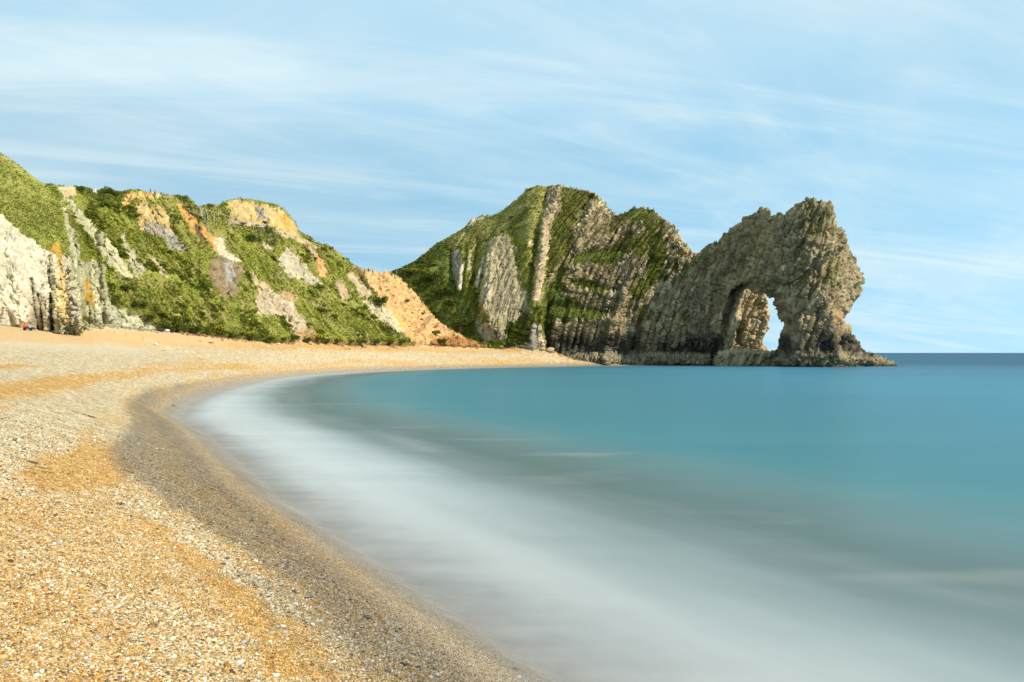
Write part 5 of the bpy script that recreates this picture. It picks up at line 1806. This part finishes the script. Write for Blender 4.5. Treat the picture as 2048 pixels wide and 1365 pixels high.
# sheet, photo px, py of the foot, width px, kind, label
BUSHES = [
    (HL, 440, 664, 34, 'gorse', 'broad gorse bush covered in yellow flowers, behind the driftwood on the sand'),
    (HL, 462, 668, 20, 'gorse', 'small yellow gorse just right of the broadest gorse bush'),
    (HL, 487, 668, 18, 'gorse', 'round yellow gorse bush left of the flowering pair at the cliff foot'),
    (HL, 502, 672, 24, 'gorse', 'taller of the flowering gorse pair above the dark green hollow'),
    (HL, 524, 674, 16, 'few', 'gorse with a few pale yellow flowers at the edge of the dark scrub'),
    (HL, 637, 685, 34, 'gorse', 'bright yellow gorse bush on the sand line right of the big pale landslip'),
    (HL, 676, 684, 24, 'gorse', 'yellow gorse bush second to the right of the big pale landslip'),
    (HL, 703, 686, 18, 'few', 'thinly flowering gorse midway between the pale landslip and the orange slope'),
    (HL, 352, 640, 26, 'gorse', 'yellow gorse on the slope above the dark bags'),
    (HL, 332, 632, 20, 'gorse', 'yellow gorse on the slope beside the pale bare strip'),
    (HL, 374, 642, 18, 'few', 'greenish gorse with scattered flowers above the dark scrub band'),
    (HL, 294, 606, 14, 'gorse', 'small gorse in flower high on the edge of the green scrub'),
    (HL, 571, 682, 18, 'few', 'low green bush with a touch of yellow at the foot of the pale landslip'),
    (HL, 330, 655, 30, 'scrub', 'dark green bush directly behind the dark bags on the sand'),
    (HL, 362, 662, 34, 'scrub', 'dark green bush on the sand edge right of the bags'),
    (HL, 395, 666, 30, 'scrub', 'dark green bush on the sand edge left of the broad gorse'),
    (HL, 300, 640, 28, 'scrub', 'dark bush at the top of the green-grey scree'),
    (HL, 283, 612, 30, 'scrub', 'dark bush in the scrub band halfway up the slope'),
    (HL, 258, 578, 30, 'scrub', 'dark bush at the upper end of the scrub band'),
    (HL, 420, 672, 26, 'scrub', 'green bush at the foot of the broad yellow gorse'),
    (HL, 472, 680, 26, 'scrub', 'low green bush below the round yellow gorse'),
    (HL, 512, 685, 28, 'scrub', 'low green bush on the sand below the flowering pair'),
    (HL, 543, 689, 30, 'scrub', 'dark bush reaching furthest onto the sand beside a white rock'),
    (HL, 590, 684, 22, 'scrub', 'dark bush at the toe of the big pale landslip'),
    (HL, 618, 684, 26, 'scrub', 'dark bush left of the bright yellow gorse on the sand line'),
    (HL, 655, 688, 26, 'scrub', 'green bush between the two yellow gorse bushes on the sand line'),
    (HL, 722, 688, 28, 'scrub', 'low green bush on the reddish bank right of the thin gorse'),
    (HL, 752, 688, 28, 'scrub', 'green bush near the foot of the pale clay wedge'),
    (HL, 782, 688, 30, 'scrub', 'green bush directly below the pale clay wedge'),
    (HL, 803, 690, 20, 'scrub', 'small green bush left of the blue-topped signpost'),
    (HL, 760, 608, 36, 'scrub', 'mound of brownish green scrub overhanging the pale clay wedge'),
    (HL, 846, 628, 10, 'scrub', 'lone small round bush beside the upper wooden steps'),
    (HL, 872, 668, 18, 'scrub', 'low bush on bare earth right of the wooden steps'),
    (HL, 884, 684, 20, 'scrub', 'low bush on the red earth near the beach'),
    (HL, 815, 603, 12, 'scrub', 'small bush on the orange slope left of the zigzag path'),
    (HL, 163, 381, 26, 'scrub', 'rounded dark bush on the skyline left of the white marker'),
    (HL, 217, 384, 22, 'scrub', 'pointed dark bush on the skyline right of the white marker'),
    (HL, 232, 390, 22, 'scrub', 'dark bush stepping down the skyline beside the pointed one'),
    (HL, 507, 482, 34, 'scrub', 'dark bush under the fenced path below the ochre knoll'),
    (HL, 531, 445, 14, 'scrub', 'small round bush clinging to the ochre knoll'),
    (HL, 487, 448, 12, 'scrub', 'clipped-looking bush inside the fenced path at the foot of the knoll'),
    (HH, 826, 546, 26, 'gorse', 'wide patch of yellow gorse on the headland above the saddle'),
    (HH, 812, 543, 16, 'gorse', 'yellow gorse on the headland at the left end of the wide yellow patch'),
    (HH, 868, 530, 14, 'gorse', 'small yellow gorse higher up the headland right of the wide patch'),
    (HH, 1022, 434, 12, 'gorse', 'tiny yellow gorse on the upper grass of the headland'),
    (HH, 948, 578, 10, 'gorse', 'tiny yellow gorse at the foot of the white rock ribs'),
    (HH, 1320, 540, 12, 'gorse', 'pale yellow bush on the right shoulder of the headland'),
    (HH, 868, 560, 44, 'scrub', 'big grey-green bush on the headland above the earth slope'),
    (HH, 905, 610, 46, 'scrub', 'big bush on the headland beside the lower earth slope'),
    (HH, 925, 650, 44, 'scrub', 'bush on the headland above the red earth'),
    (HH, 950, 684, 40, 'scrub', 'green bush at the headland foot behind the red earth'),
    (HH, 885, 585, 36, 'scrub', 'middle bush of the scrub on the headland flank'),
    (HH, 1022, 690, 34, 'scrub', 'green bush on the sand at the foot of the cream slab'),
    (HH, 1048, 668, 26, 'scrub', 'dark bush left of the grey pillar at the end of the beach'),
]
# their own true spread of sizes; the foot is sunk a little into the turf
for i, (S_, px, py, wpx, kd, lab) in enumerate(BUSHES):
    p, nrm = S_.at(px, py)
    wid = wpx * p.y / FPX
    k = BUSH[kd][i % len(BUSH[kd])]
    nm = 'gorse_bush' if kd != 'scrub' else 'scrub_bush'
    o = empty(nm, p + Vector((0, -0.15 * wid, -0.05 * wid)), RNG.uniform(0, 6.28))
    o.scale = (wid * 0.62, wid * 0.62, wid * RNG.uniform(0.42, 0.6))
    tag(o, lab, 'bush', 'gorse bushes in flower' if kd != 'scrub' else 'dark scrub bushes')
    for nm_, me in zip(('foliage', 'blossom', 'stem'), k):
        if me is not None:
            c = bpy.data.objects.new(nm_, me)
            COL.objects.link(c)
            c.parent = o

# ------------------------------------------------------------------ small built things
M_WOOD = flat_mat('weathered_wood', (0.30, 0.25, 0.18), 0.85, 0.3, 6)
M_WOODG = flat_mat('grey_boards', (0.36, 0.35, 0.31), 0.85, 0.2, 5)
M_TREAD = flat_mat('step_timber', (0.36, 0.24, 0.11), 0.85, 0.25, 5)
M_WHITE = flat_mat('white_paint', (0.75, 0.74, 0.70), 0.6, 0.05)
M_BLUE = flat_mat('blue_paint', (0.10, 0.22, 0.42), 0.5, 0.1)


def box_mesh(name, a, b, w, h, mat, bev=0.0):
    """a bar from a to b with width w and height h, slightly bevelled"""
    a, b = Vector(a), Vector(b)
    d = b - a
    bm = bmesh.new()
    bmesh.ops.create_cube(bm, size=1)
    for v in bm.verts:
        v.co = Vector((v.co.x * w, v.co.y * d.length, v.co.z * h))
    bmesh.ops.bevel(bm, geom=bm.edges[:], offset=min(w, h) * 0.12, segments=1, affect='EDGES')
    q = d.to_track_quat('Y', 'Z')
    for v in bm.verts:
        v.co = q @ v.co + (a + b) / 2
    me = bpy.data.meshes.new(name)
    bm.to_mesh(me)
    bm.free()
    me.materials.append(mat)
    return me


def part(name, me, parent):
    o = bpy.data.objects.new(name, me)
    COL.objects.link(o)
    o.parent = parent
    return o


def lift_to_view(S_, px, py, off=0.3):
    p, n_ = S_.at(px, py)
    return p + Vector((0, -off, 0))


def rail_fence(name, S_, pix, rails, post_h, mat, label, post_w=0.13, rail_w=0.09, mid=0):
    pts = []
    for (x, y) in pix:
        pts.append(lift_to_view(S_, x, y, 0.4))
    root = empty(name, pts[0])
    tag(root, label, 'fence')
    full = []
    for a, b in zip(pts[:-1], pts[1:]):
        full.append(a)
        for k in range(mid):
            full.append(a.lerp(b, (k + 1) / (mid + 1)))
    full.append(pts[-1])
    for p in full:
        q = p - pts[0]
        part('post', box_mesh('post', q + Vector((0, 0, -0.6)), q + Vector((0, 0, post_h)), post_w, post_w, mat), root)
    for a, b in zip(full[:-1], full[1:]):
        for h in rails:
            part('rail', box_mesh('rail', a - pts[0] + Vector((0, -0.1, h)), b - pts[0] + Vector((0, -0.1, h)), rail_w, rail_w * 1.3, mat), root)
    return root


rail_fence('handrail_fence', HL, [(402, 424), (425, 430), (452, 438), (478, 445)], [1.15], 1.2, flat_mat('pale_rail', (0.48, 0.39, 0.25)), 'pale wooden handrail running down the skyline gully towards the knoll', mid=1)
rail_fence('handrail_fence', HL, [(536, 459), (560, 467), (590, 478), (615, 489), (642, 497)], [1.05], 1.1, flat_mat('pale_rail_wood', (0.50, 0.42, 0.30)), 'long pale handrail descending right from the knoll to the top of the steps', mid=1)
rail_fence('path_fence', HL, [(458, 448), (470, 450), (482, 452), (496, 453)], [0.5, 1.0, 1.5], 1.6, M_WOOD, 'brown rail fence along the path below the ochre knoll')
rail_fence('path_fence', HL, [(508, 456), (518, 458), (529, 460)], [0.7, 1.4], 1.7, M_WOODG, 'grey gate-like fence where the path bends below the knoll')
rail_fence('skyline_fence', HL, [(325, 396), (338, 398), (351, 401)], [0.8], 1.1, M_WOOD, 'low brown rail fence on the skyline above the ochre scars')
# grey board panels stepping down the gully
for k, (x0, y0, x1, y1) in enumerate([(405, 434, 416, 435), (417, 440, 429, 441), (430, 444, 442, 445)]):
    a, b = lift_to_view(HL, x0, y0, 0.5), lift_to_view(HL, x1, y1, 0.5)
    b.y = a.y + 0.4
    root = empty('board_panel', a)
    tag(root, ['grey board panel highest in the gully, nearest the spur', 'middle grey board panel of the three stepping down the gully', 'lowest grey board panel, with a taller end post'][k], 'retaining panel', 'grey board panels in the gully')
    for r_ in range(4):
        part('board', box_mesh('board', Vector((0, 0, 0.15 + 0.36 * r_)), b - a + Vector((0, 0, 0.15 + 0.36 * r_)), 0.08, 0.33, M_WOODG), root)
    for q in (Vector((0, 0.1, 0)), b - a + Vector((0, 0.1, 0))):
        part('post', box_mesh('post', q + Vector((0, 0, -0.5)), q + Vector((0, 0, 1.9)), 0.18, 0.18, M_WOODG), root)


def steps(label, pa, pb, n, width_px, S_=HL, stringers=True):
    a, b = lift_to_view(S_, *pa, 0.7), lift_to_view(S_, *pb, 0.7)
    root = empty('wooden_steps', a)
    tag(root, label, 'steps')
    w = width_px * a.y / FPX
    for k in range(n):
        q = (b - a) * (k / max(1, n - 1))
        part('tread', box_mesh('tread', q + Vector((-w / 2, 0, 0)), q + Vector((w / 2, 0, 0)), 0.36, 0.16, M_TREAD), root)
    if stringers:
        for sx in (-1, 1):
            part('stringer', box_mesh('stringer', Vector((sx * (w / 2 + 0.1), 0.1, -0.1)), b - a + Vector((sx * (w / 2 + 0.1), 0.1, -0.1)), 0.14, 0.35, M_WOOD), root)
    return root


steps('long flight of wooden steps climbing the orange earth slope', (844, 652), (860, 632), 10, 15)
steps('short wide flight of timber steps low on the orange slope', (832, 664), (843, 655), 5, 20, stringers=False)
steps('short flight of timber steps high on the orange slope near the saddle', (841, 612), (848, 602), 5, 12, stringers=False)
steps('dark timber steps beside the orange scar at the end of the long handrail', (624, 527), (620, 506), 8, 9)

# posts along the saddle and signs
for k, (x, y, h, lab) in enumerate([(766, 549, 2.6, 'thin dark post on the skyline at the left of the saddle row'), (780, 550, 2.7, 'thin pale post on the skyline right of the dark one'),
                                    (794, 546, 2.5, 'thin post on the grassy flank right of the saddle'), (810, 549, 2.6, 'thin pale post left of the wide yellow gorse patch')]):
    p = lift_to_view(HL if x < 790 else HH, x, y, 0.5)
    o = empty('marker_post', p)
    tag(o, lab, 'post', 'thin posts across the saddle')
    part('shaft', box_mesh('shaft', (0, 0, -0.8), (0, 0, h), 0.14, 0.14, M_WOODG), o)
    part('cap', box_mesh('cap', (0, 0, h), (0, 0, h + 0.12), 0.2, 0.2, M_WOOD), o)
p = beach_point(816, 690)
o = empty('signpost', p)
tag(o, 'grey signpost with a small blue board at the foot of the orange slope', 'signpost')
part('post', box_mesh('post', (0, 0, -0.4), (0, 0, 3.0), 0.18, 0.18, M_WOODG), o)
part('sign_board', box_mesh('sign_board', (-0.55, -0.14, 2.75), (0.55, -0.14, 2.75), 0.06, 0.8, M_BLUE), o)
for x, y, h, lab in [(844, 692, 1.9, 'dark wooden post by the beach below the steps, left of a pair'), (851, 691, 2.1, 'dark wooden post by the beach below the steps, right of a pair'), (771, 656, 2.6, 'orange-brown post standing in the pale clay wedge')]:
    p = beach_point(x, y) if y > 680 else lift_to_view(HL, x, y, 0.5)
    o = empty('wooden_post', p)
    tag(o, lab, 'post', 'wooden posts near the beach steps')
    part('shaft', box_mesh('shaft', (0, 0, -0.6), (0, 0, h), 0.22, 0.22, M_TREAD if y < 680 else M_WOOD), o)
    part('cap', box_mesh('cap', (0, 0, h), (0, 0, h + 0.1), 0.28, 0.28, M_WOOD), o)
p = lift_to_view(HL, 190, 384, 0.2)
o = empty('marker_stone', p)
tag(o, 'small white marker standing among dark bushes on the left skyline', 'marker')
part('slab', box_mesh('slab', (0, 0, -0.3), (0, 0, 1.0), 0.75, 0.3, M_WHITE), o)
part('footing', box_mesh('footing', (0, 0, -0.4), (0, 0, 0.12), 1.0, 0.6, M_WOODG), o)

# ------------------------------------------------------------------ people
def skin_mesh(name, joints, edges, mat, sub=2):
    me = bpy.data.meshes.new(name + '_skeleton')
    me.from_pydata([j[0] for j in joints], edges, [])
    ob = bpy.data.objects.new(name, me)
    COL.objects.link(ob)
    sk = ob.modifiers.new('skin', 'SKIN')
    for v, j in zip(me.skin_vertices[0].data, joints):
        v.radius = (j[1], j[1])
        v.use_root = False
    me.skin_vertices[0].data[0].use_root = True
    sk.use_smooth_shade = True
    sb = ob.modifiers.new('sub', 'SUBSURF')
    sb.levels = sb.render_levels = sub
    dg = bpy.context.evaluated_depsgraph_get()
    out = bpy.data.meshes.new_from_object(ob.evaluated_get(dg))
    out.name = name
    bpy.data.objects.remove(ob)
    out.materials.clear()
    out.materials.append(mat)
    for f in out.polygons:
        f.use_smooth = True
    return out


M_SKIN = flat_mat('skin', (0.45, 0.27, 0.18), 0.6, 0.06)
M_HAIR = flat_mat('hair', (0.03, 0.022, 0.016), 0.6, 0.2)
CLOTH = {k: flat_mat(k + '_cloth', v, 0.85, 0.12) for k, v in dict(red=(0.62, 0.055, 0.012), lightblue=(0.22, 0.36, 0.48), dark=(0.025, 0.025, 0.03), blue=(0.08, 0.17, 0.40), grey=(0.22, 0.22, 0.23), brown=(0.16, 0.10, 0.06), navy=(0.03, 0.05, 0.11)).items()}

# pose tables: joint positions in metres, facing +x
SIT = dict(pel=(0, 0, .13), ch=(.02, 0, .42), nk=(.06, 0, .60), hd=(.10, 0, .76), hip=(.04, .10, .12), kn=(.40, .13, .40), an=(.62, .12, .08), ft=(.78, .13, .05), sh=(.05, .19, .54), el=(.22, .24, .34), wr=(.42, .16, .36), hn=(.50, .13, .37))
STAND = dict(pel=(0, 0, .95), ch=(0, 0, 1.25), nk=(.01, 0, 1.46), hd=(.03, 0, 1.63), hip=(0, .10, .90), kn=(.06, .11, .50), an=(.0, .11, .09), ft=(.16, .12, .05), sh=(0, .20, 1.40), el=(-.04, .25, 1.12), wr=(.06, .25, .88), hn=(.09, .25, .80))


def person(pose, top, legs, loc, rz, label, scale=1.0, stride=0.0):
    mir = lambda q: (q[0], -q[1], q[2])
    A = dict(pose)
    B = {k: mir(v) for k, v in pose.items()}
    if stride:
        for d, s in ((A, 1), (B, -1)):
            for k, f in (('kn', .5), ('an', 1), ('ft', 1)):
                d[k] = (d[k][0] + s * stride * f, d[k][1], d[k][2])
    root = empty('person', loc, rz)
    root.scale = (scale,) * 3
    tag(root, label, 'person')
    J = [(A['pel'], .115), (A['ch'], .125), (A['nk'], .055), (A['hd'], .095), ((A['hd'][0] + .01, 0, A['hd'][2] + .09), .075)]
    E = [(0, 1), (1, 2), (2, 3), (3, 4)]
    for D in (A, B):
        i = len(J)
        J += [(D['sh'], .06), (D['el'], .045), (D['wr'], .032), (D['hn'], .035), (D['hip'], .085), (D['kn'], .062), (D['an'], .042), (D['ft'], .035)]
        E += [(1, i), (i, i + 1), (i + 1, i + 2), (i + 2, i + 3), (0, i + 4), (i + 4, i + 5), (i + 5, i + 6), (i + 6, i + 7)]
        for w in (-1, 0, 1):
            J.append(((D['hn'][0] + .06, D['hn'][1] + .02 * w, D['hn'][2] - .02), .009))
            E.append((i + 3, len(J) - 1))
    part('body', skin_mesh('body', J, E, M_SKIN), root)
    J = [(A['ch'], .15), (A['pel'], .14)]
    E = [(0, 1)]
    J.append(((A['nk'][0] - .01, 0, A['nk'][2] - .05), .09))
    E.append((0, 2))
    for D in (A, B):
        i = len(J)
        J += [(D['sh'], .078), (D['el'], .062), (D['wr'], .047)]
        E += [(0, i), (i, i + 1), (i + 1, i + 2)]
    part('jacket', skin_mesh('jacket', J, E, CLOTH[top]), root)
    J = [(A['pel'], .132)]
    E = []
    for D in (A, B):
        i = len(J)
        J += [(D['hip'], .10), (D['kn'], .078), (D['an'], .06)]
        E += [(0, i), (i, i + 1), (i + 1, i + 2)]
    part('trousers', skin_mesh('trousers', J, E, CLOTH[legs]), root)
    for D in (A, B):
        part('shoe', skin_mesh('shoe', [((D['an'][0] - .04, D['an'][1], .05), .05), (D['ft'], .045)], [(0, 1)], CLOTH['dark'], 1), root)
    bm = bmesh.new()
    bmesh.ops.create_icosphere(bm, subdivisions=2, radius=.118, matrix=Matrix.Translation((A['hd'][0] - .025, 0, A['hd'][2] + .055)))
    bmesh.ops.delete(bm, geom=[v for v in bm.verts if v.co.x > A['hd'][0] + .055 and v.co.z < A['hd'][2] + .10], context='VERTS')
    me = bpy.data.meshes.new('hair')
    bm.to_mesh(me)
    bm.free()
    me.materials.append(M_HAIR)
    part('hair', me, root)
    return root


p = beach_point(50, 661)
person(SIT, 'red', 'dark', p, R(-35), 'person in a red jacket sitting on the sand against the white cliff', 1.3)
p = beach_point(56.5, 661.2)
person(SIT, 'lightblue', 'dark', p + Vector((0, 0.5, 0)), R(-20), 'person in a light blue top sitting beside the red jacket', 1.25)
for x, y, tp, lg, lab, st in [(729, 545, 'blue', 'navy', 'tall walker in blue on the skyline left of the saddle', .18), (738, 546, 'grey', 'dark', 'walker in grey close behind the blue walker on the saddle', .12),
                              (745, 547, 'lightblue', 'navy', 'walker in pale blue at the right of the saddle group', .2), (790, 556, 'blue', 'navy', 'walker in bright blue where the path meets the headland scrub', .15),
                              (533, 458, 'navy', 'dark', 'dark figure on the path at the foot of the knoll', .1), (484, 406, 'dark', 'dark', 'tiny dark figure on top of the ochre knoll', .0),
                              (300, 391, 'navy', 'grey', 'left of two faint figures on the skyline above the scars', .15), (309, 393, 'grey', 'navy', 'right of two faint figures on the skyline above the scars', .1)]:
    q = lift_to_view(HL, x, y, -0.2)
    person(STAND, tp, lg, q + Vector((0, 0, 0.05)), R(RNG.uniform(-60, 60)), lab, 1.0, st)

# ------------------------------------------------------------------ odds and ends on the beach
def lumpy(name, seed, flat, mat, sub=2, lump=0.25):
    me = pebble_mesh(name, seed, sub, lump, flat)
    me.materials.append(mat)
    return me


M_STONEW = flat_mat('white_stone', (0.60, 0.57, 0.51), 0.7, 0.14, 30)
M_STONEG = flat_mat('grey_stone', (0.33, 0.315, 0.285), 0.65, 0.2, 30)
M_STONED = flat_mat('dark_stone', (0.075, 0.07, 0.068), 0.6, 0.25, 30)
M_STONEY = flat_mat('yellow_stone', (0.45, 0.34, 0.11), 0.7, 0.15, 30)
M_BAG = flat_mat('bag_cloth', (0.035, 0.035, 0.045), 0.8, 0.2)


def stone(px, py, wpx, mat, label, group, seed, name='pebble', cat='pebble', flat=None, sink=0.25):
    p = beach_point(px, py)
    w = wpx * p.y / FPX / 2
    rg = random.Random(seed)
    me = lumpy(name, seed, flat or (1.0, rg.uniform(0.65, 0.85), rg.uniform(0.42, 0.6)), mat)
    o = bpy.data.objects.new(name, me)
    COL.objects.link(o)
    o.location = p + Vector((0, 0, w * sink))
    o.scale = (w, w, w)
    o.rotation_euler = (rg.uniform(-.2, .2), rg.uniform(-.25, .1), rg.uniform(-.6, .6))
    tag(o, label, cat, group)
    return o


GP = 'larger pebbles on the shingle'
for i, (x, y, w, m_, lab) in enumerate([
        (553, 1256, 12, M_STONEG, 'grey-topped pebble leaning against a white one, upper left of a cluster of four'), (565, 1255, 12, M_STONEW, 'bright white pebble at the upper right of the cluster of four'),
        (543, 1267, 11, M_STONEG, 'grey pebble at the lower left of the cluster of four'), (568, 1267, 12, M_STONEG, 'grey pebble at the lower right of the cluster of four'),
        (479, 1327, 17, M_STONEW, 'largest bright white pebble lying alone on orange grit'), (486, 1287, 13, M_STONEG, 'pale grey pebble above the largest white pebble'),
        (639, 1307, 12, M_STONEY, 'yellow ochre pebble beside pale stones'), (640, 1244, 10, M_STONEG, 'small grey pebble near the edge of the damp shingle'),
        (108, 1089, 11, M_STONEW, 'white pebble touching a darker grey one'), (120, 1089, 9, M_STONEG, 'grey pebble touching a white one on the right'),
        (134, 1013, 8, M_STONEW, 'white pebble on the orange patch below the seaweed'), (232, 989, 8, M_STONEW, 'white pebble near the edge of the damp grey shingle'),
        (195, 1280, 13, M_STONEG, 'blue-grey pebble right of the red scrap'), (254, 1320, 11, M_STONEW, 'pale pebble in the coarse strip near the bottom edge'),
        (176, 1326, 13, M_STONEG, 'pale grey pebble near the bottom edge left of a white one'), (12, 1328, 12, M_STONEG, 'grey pebble at the lower left corner'),
        (316, 1190, 11, M_STONEW, 'slim white pebble lying on smooth orange grit'), (170, 1180, 12, M_STONEY, 'dull yellow pebble left of centre on the orange grit'),
        (96, 1165, 10, M_STONEW, 'white pebble left of the dull yellow one'), (102, 1173, 10, M_STONEW, 'flat white pebble just under another white one'),
        (376, 1248, 9, M_STONEG, 'grey pebble between orange grit and the pale strip'), (282, 1282, 10, M_STONEG, 'lone grey pebble below the smooth orange patch'),
        (733, 1237, 15, M_STONED, 'dark brown pebble on the damp shingle'), (612, 1198, 11, M_STONED, 'black pebble on the damp shingle near a pale one'), (622, 1197, 10, M_STONED, 'second black pebble touching another on the damp shingle'),
        (774, 1345, 14, M_STONED, 'dark grey pebble near the bottom edge of the damp shingle'), (563, 1231, 9, M_STONEG, 'grey pebble above the cluster of four'),
        (680, 1341, 8, M_STONED, 'black pebble among orange grit near the bottom edge'), (1029, 1342, 16, M_STONED, 'dark pebble at the swash edge near the bottom'),
        (1035, 1357, 14, M_STONEG, 'pale grey pebble at the swash edge below a dark one')]):
    stone(x, y, w * 1.1, m_, lab, GP, 50 + i)
# more of the larger pale pebbles, alike
rg = random.Random(5)
made = 0
protoS = [lumpy('pebble', 200 + k, (1, 0.78, 0.5), (M_STONEW, M_STONEG, M_STONEW, M_STONEG)[k % 4], 1) for k in range(4)]
while made < 64:
    x, y = rg.uniform(5, 640), rg.uniform(1090, 1362)
    if x > 300 + (y - 1090) * 1.25:
        continue
    p = beach_point(x, y)
    w = rg.uniform(5.0, 8.0) * p.y / FPX / 2
    o = bpy.data.objects.new('pebble', protoS[made % 4])
    COL.objects.link(o)
    o.location = p + Vector((0, 0, w * 0.2))
    o.scale = (w * rg.uniform(0.9, 1.3), w, w)
    o.rotation_euler = (rg.uniform(-.2, .2), rg.uniform(-.3, .2), rg.uniform(0, 6.28))
    tag(o, 'smaller pale pebble lying loose on the orange shingle in the foreground', 'pebble', 'smaller pale pebbles of the foreground')
    made += 1

GW = 'white rocks on the upper beach'
for i, (x, y, w, lab) in enumerate([(556, 690, 6, 'white rock on the sand beside the dark bush that reaches furthest out'), (600, 685, 6, 'white rock on the sand below the big pale landslip'), (534, 696, 5, 'white stone on the orange sand left of the two white rocks'),
                                    (540, 712, 5, 'white stone on the pale shingle band below the bushes'), (312, 691, 8, 'pale rounded rock on the orange sand below the bags'), (73, 656, 6, 'small white bundle on the sand right of the seated people')]):
    stone(x, y, w * 1.15, M_STONEW, lab, GW, 90 + i, 'white_rock', 'rock', (1, 0.8, 0.62), 0.4)
for i, (x, y, w, lab) in enumerate([(1100, 703, 20, 'tan boulder on the sand at the foot of the headland, larger of two'), (1086, 700, 12, 'tan boulder tucked against the grey pillar, smaller of two')]):
    stone(x, y, w, flat_mat('tan_boulder', (0.36, 0.29, 0.17), 0.85, 0.25, 8), lab, 'boulders at the headland foot', 110 + i, 'boulder', 'boulder', (1, 0.7, 0.45), 0.3)
# dark bags and a pale towel below the bushes
for i, (x, y, w, m_, nm, ct, lab) in enumerate([(322, 664, 12, M_BAG, 'dark_bag', 'bag', 'dark bag lying on the sand under the bushes, left of the pale bundle'), (344, 666, 8, M_BAG, 'dark_bag', 'bag', 'small dark bag at the right end of the row under the bushes'), (334, 665, 10, flat_mat('pale_towel', (0.5, 0.5, 0.52)), 'towel', 'towel', 'pale bundle between two dark bags under the bushes')]):
    stone(x, y, w * 1.2, m_, lab, None, 130 + i, nm, ct, (1, 0.6, 0.55), 0.45)

# driftwood: a bare branch with side twigs
def branch(name, px, py, length_px, seed, label, cat, mat, thick=0.05):
    p = beach_point(px, py)
    L = length_px * p.y / FPX
    rg = random.Random(seed)
    J = [((-L / 2, 0, .03), thick)]
    E = []
    n = 7
    for k in range(1, n):
        J.append(((-L / 2 + L * k / (n - 1), rg.uniform(-.08, .08) * L, .03 + rg.uniform(0, .05) * L), thick * (1 - .7 * k / n)))
        E.append((k - 1, k))
    for k in (2, 3, 4):
        b = J[k][0]
        J.append(((b[0] + .14 * L, b[1] + rg.uniform(-.2, .2) * L, b[2] + .10 * L), thick * .4))
        E.append((k, len(J) - 1))
    o = bpy.data.objects.new(name, skin_mesh(name, J, E, mat, 1))
    COL.objects.link(o)
    o.location = p
    o.rotation_euler = (0, 0, rg.uniform(-.3, .3))
    tag(o, label, cat)
    return o


M_DRIFT = flat_mat('dark_driftwood', (0.14, 0.10, 0.06), 0.9, 0.3)
branch('driftwood_branch', 420, 687, 20, 3, 'forked driftwood branch on the orange sand below the yellow gorse', 'driftwood', M_DRIFT, 0.14)
branch('driftwood_stick', 400, 683, 6, 4, 'short dark stick left of the forked driftwood', 'driftwood', M_DRIFT, 0.12)
branch('driftwood_stick', 328, 702, 5, 5, 'dark stick upright on the edge of the pale shingle band', 'driftwood', M_DRIFT, 0.08)
branch('driftwood_stick', 243, 1012, 20, 6, 'thin dark twig on the foreground shingle by the damp edge', 'driftwood', M_DRIFT, 0.012)
branch('driftwood_stick', 345, 812, 12, 7, 'thin dark twig in the pale shingle far up the beach', 'driftwood', M_DRIFT, 0.04)


def seaweed(px, py, wpx, hpx, seed, label, rgb, nm='seaweed', n=60):
    p = beach_point(px, py)
    W, H = wpx * p.y / FPX / 2, hpx * p.y / FPX * 1.6
    rg = random.Random(seed)
    v, f = [], []
    for k in range(n):
        a = rg.uniform(0, 6.28)
        r = rg.random() ** 0.7
        x, y = math.cos(a) * r * W, math.sin(a) * r * H
        d = rg.uniform(0, 6.28)
        L = W * rg.uniform(0.2, 0.5)
        w = W * rg.uniform(0.03, 0.08)
        pts = []
        for s in range(4):
            d += rg.uniform(-.7, .7)
            x += math.cos(d) * L / 4
            y += math.sin(d) * L / 4
            zb = float(beach_z(np.array([p.x + x]), np.array([p.y + y]))[0][0]) - p.z
            pts.append((x, y, zb + W * 0.05 + W * rg.uniform(0, 0.12) * (1 - r)))
        i = len(v)
        for (x_, y_, z_) in pts:
            v += [(x_ - math.sin(d) * w, y_ + math.cos(d) * w, z_), (x_ + math.sin(d) * w, y_ - math.cos(d) * w, z_ + w * 0.5)]
        for s in range(3):
            f.append((i + 2 * s, i + 2 * s + 1, i + 2 * s + 3, i + 2 * s + 2))
    me = bpy.data.meshes.new(nm)
    me.from_pydata(v, [], f)
    me.materials.append(flat_mat('wrack', rgb, 0.6, 0.3, 40))
    o = bpy.data.objects.new(nm, me)
    COL.objects.link(o)
    o.location = p
    tag(o, label, 'seaweed', 'dried seaweed on the shingle')


WRK = (0.11, 0.055, 0.018)
for i, (x, y, w, h, lab) in enumerate([(66, 926, 30, 5, 'long strand of dark seaweed at the top of the orange patch'), (82, 936, 16, 5, 'small clump of seaweed under the long strand'), (101, 946, 12, 4, 'smallest tuft of seaweed at the right of the orange patch'),
                                       (50, 1030, 20, 7, 'oval brown seaweed clump left of the white pebbles'), (60, 1055, 18, 7, 'brown seaweed clump just below the oval one'), (258, 944, 20, 6, 'dark seaweed lying on the edge of the damp grey shingle'),
                                       (180, 834, 30, 5, 'dark seaweed streak across the pale shingle'), (28, 916, 10, 4, 'tiny dark seaweed tuft near the left edge'), (150, 825, 16, 4, 'faint seaweed wisp left of the dark streak'), (45, 1095, 14, 6, 'thin brown seaweed patch near the left edge')]):
    seaweed(x, y, w, h, 20 + i, lab, WRK)
seaweed(103, 1272, 13, 5, 60, 'small crimson scrap of seaweed on the orange grit', (0.32, 0.015, 0.05), 'red_seaweed', 26)
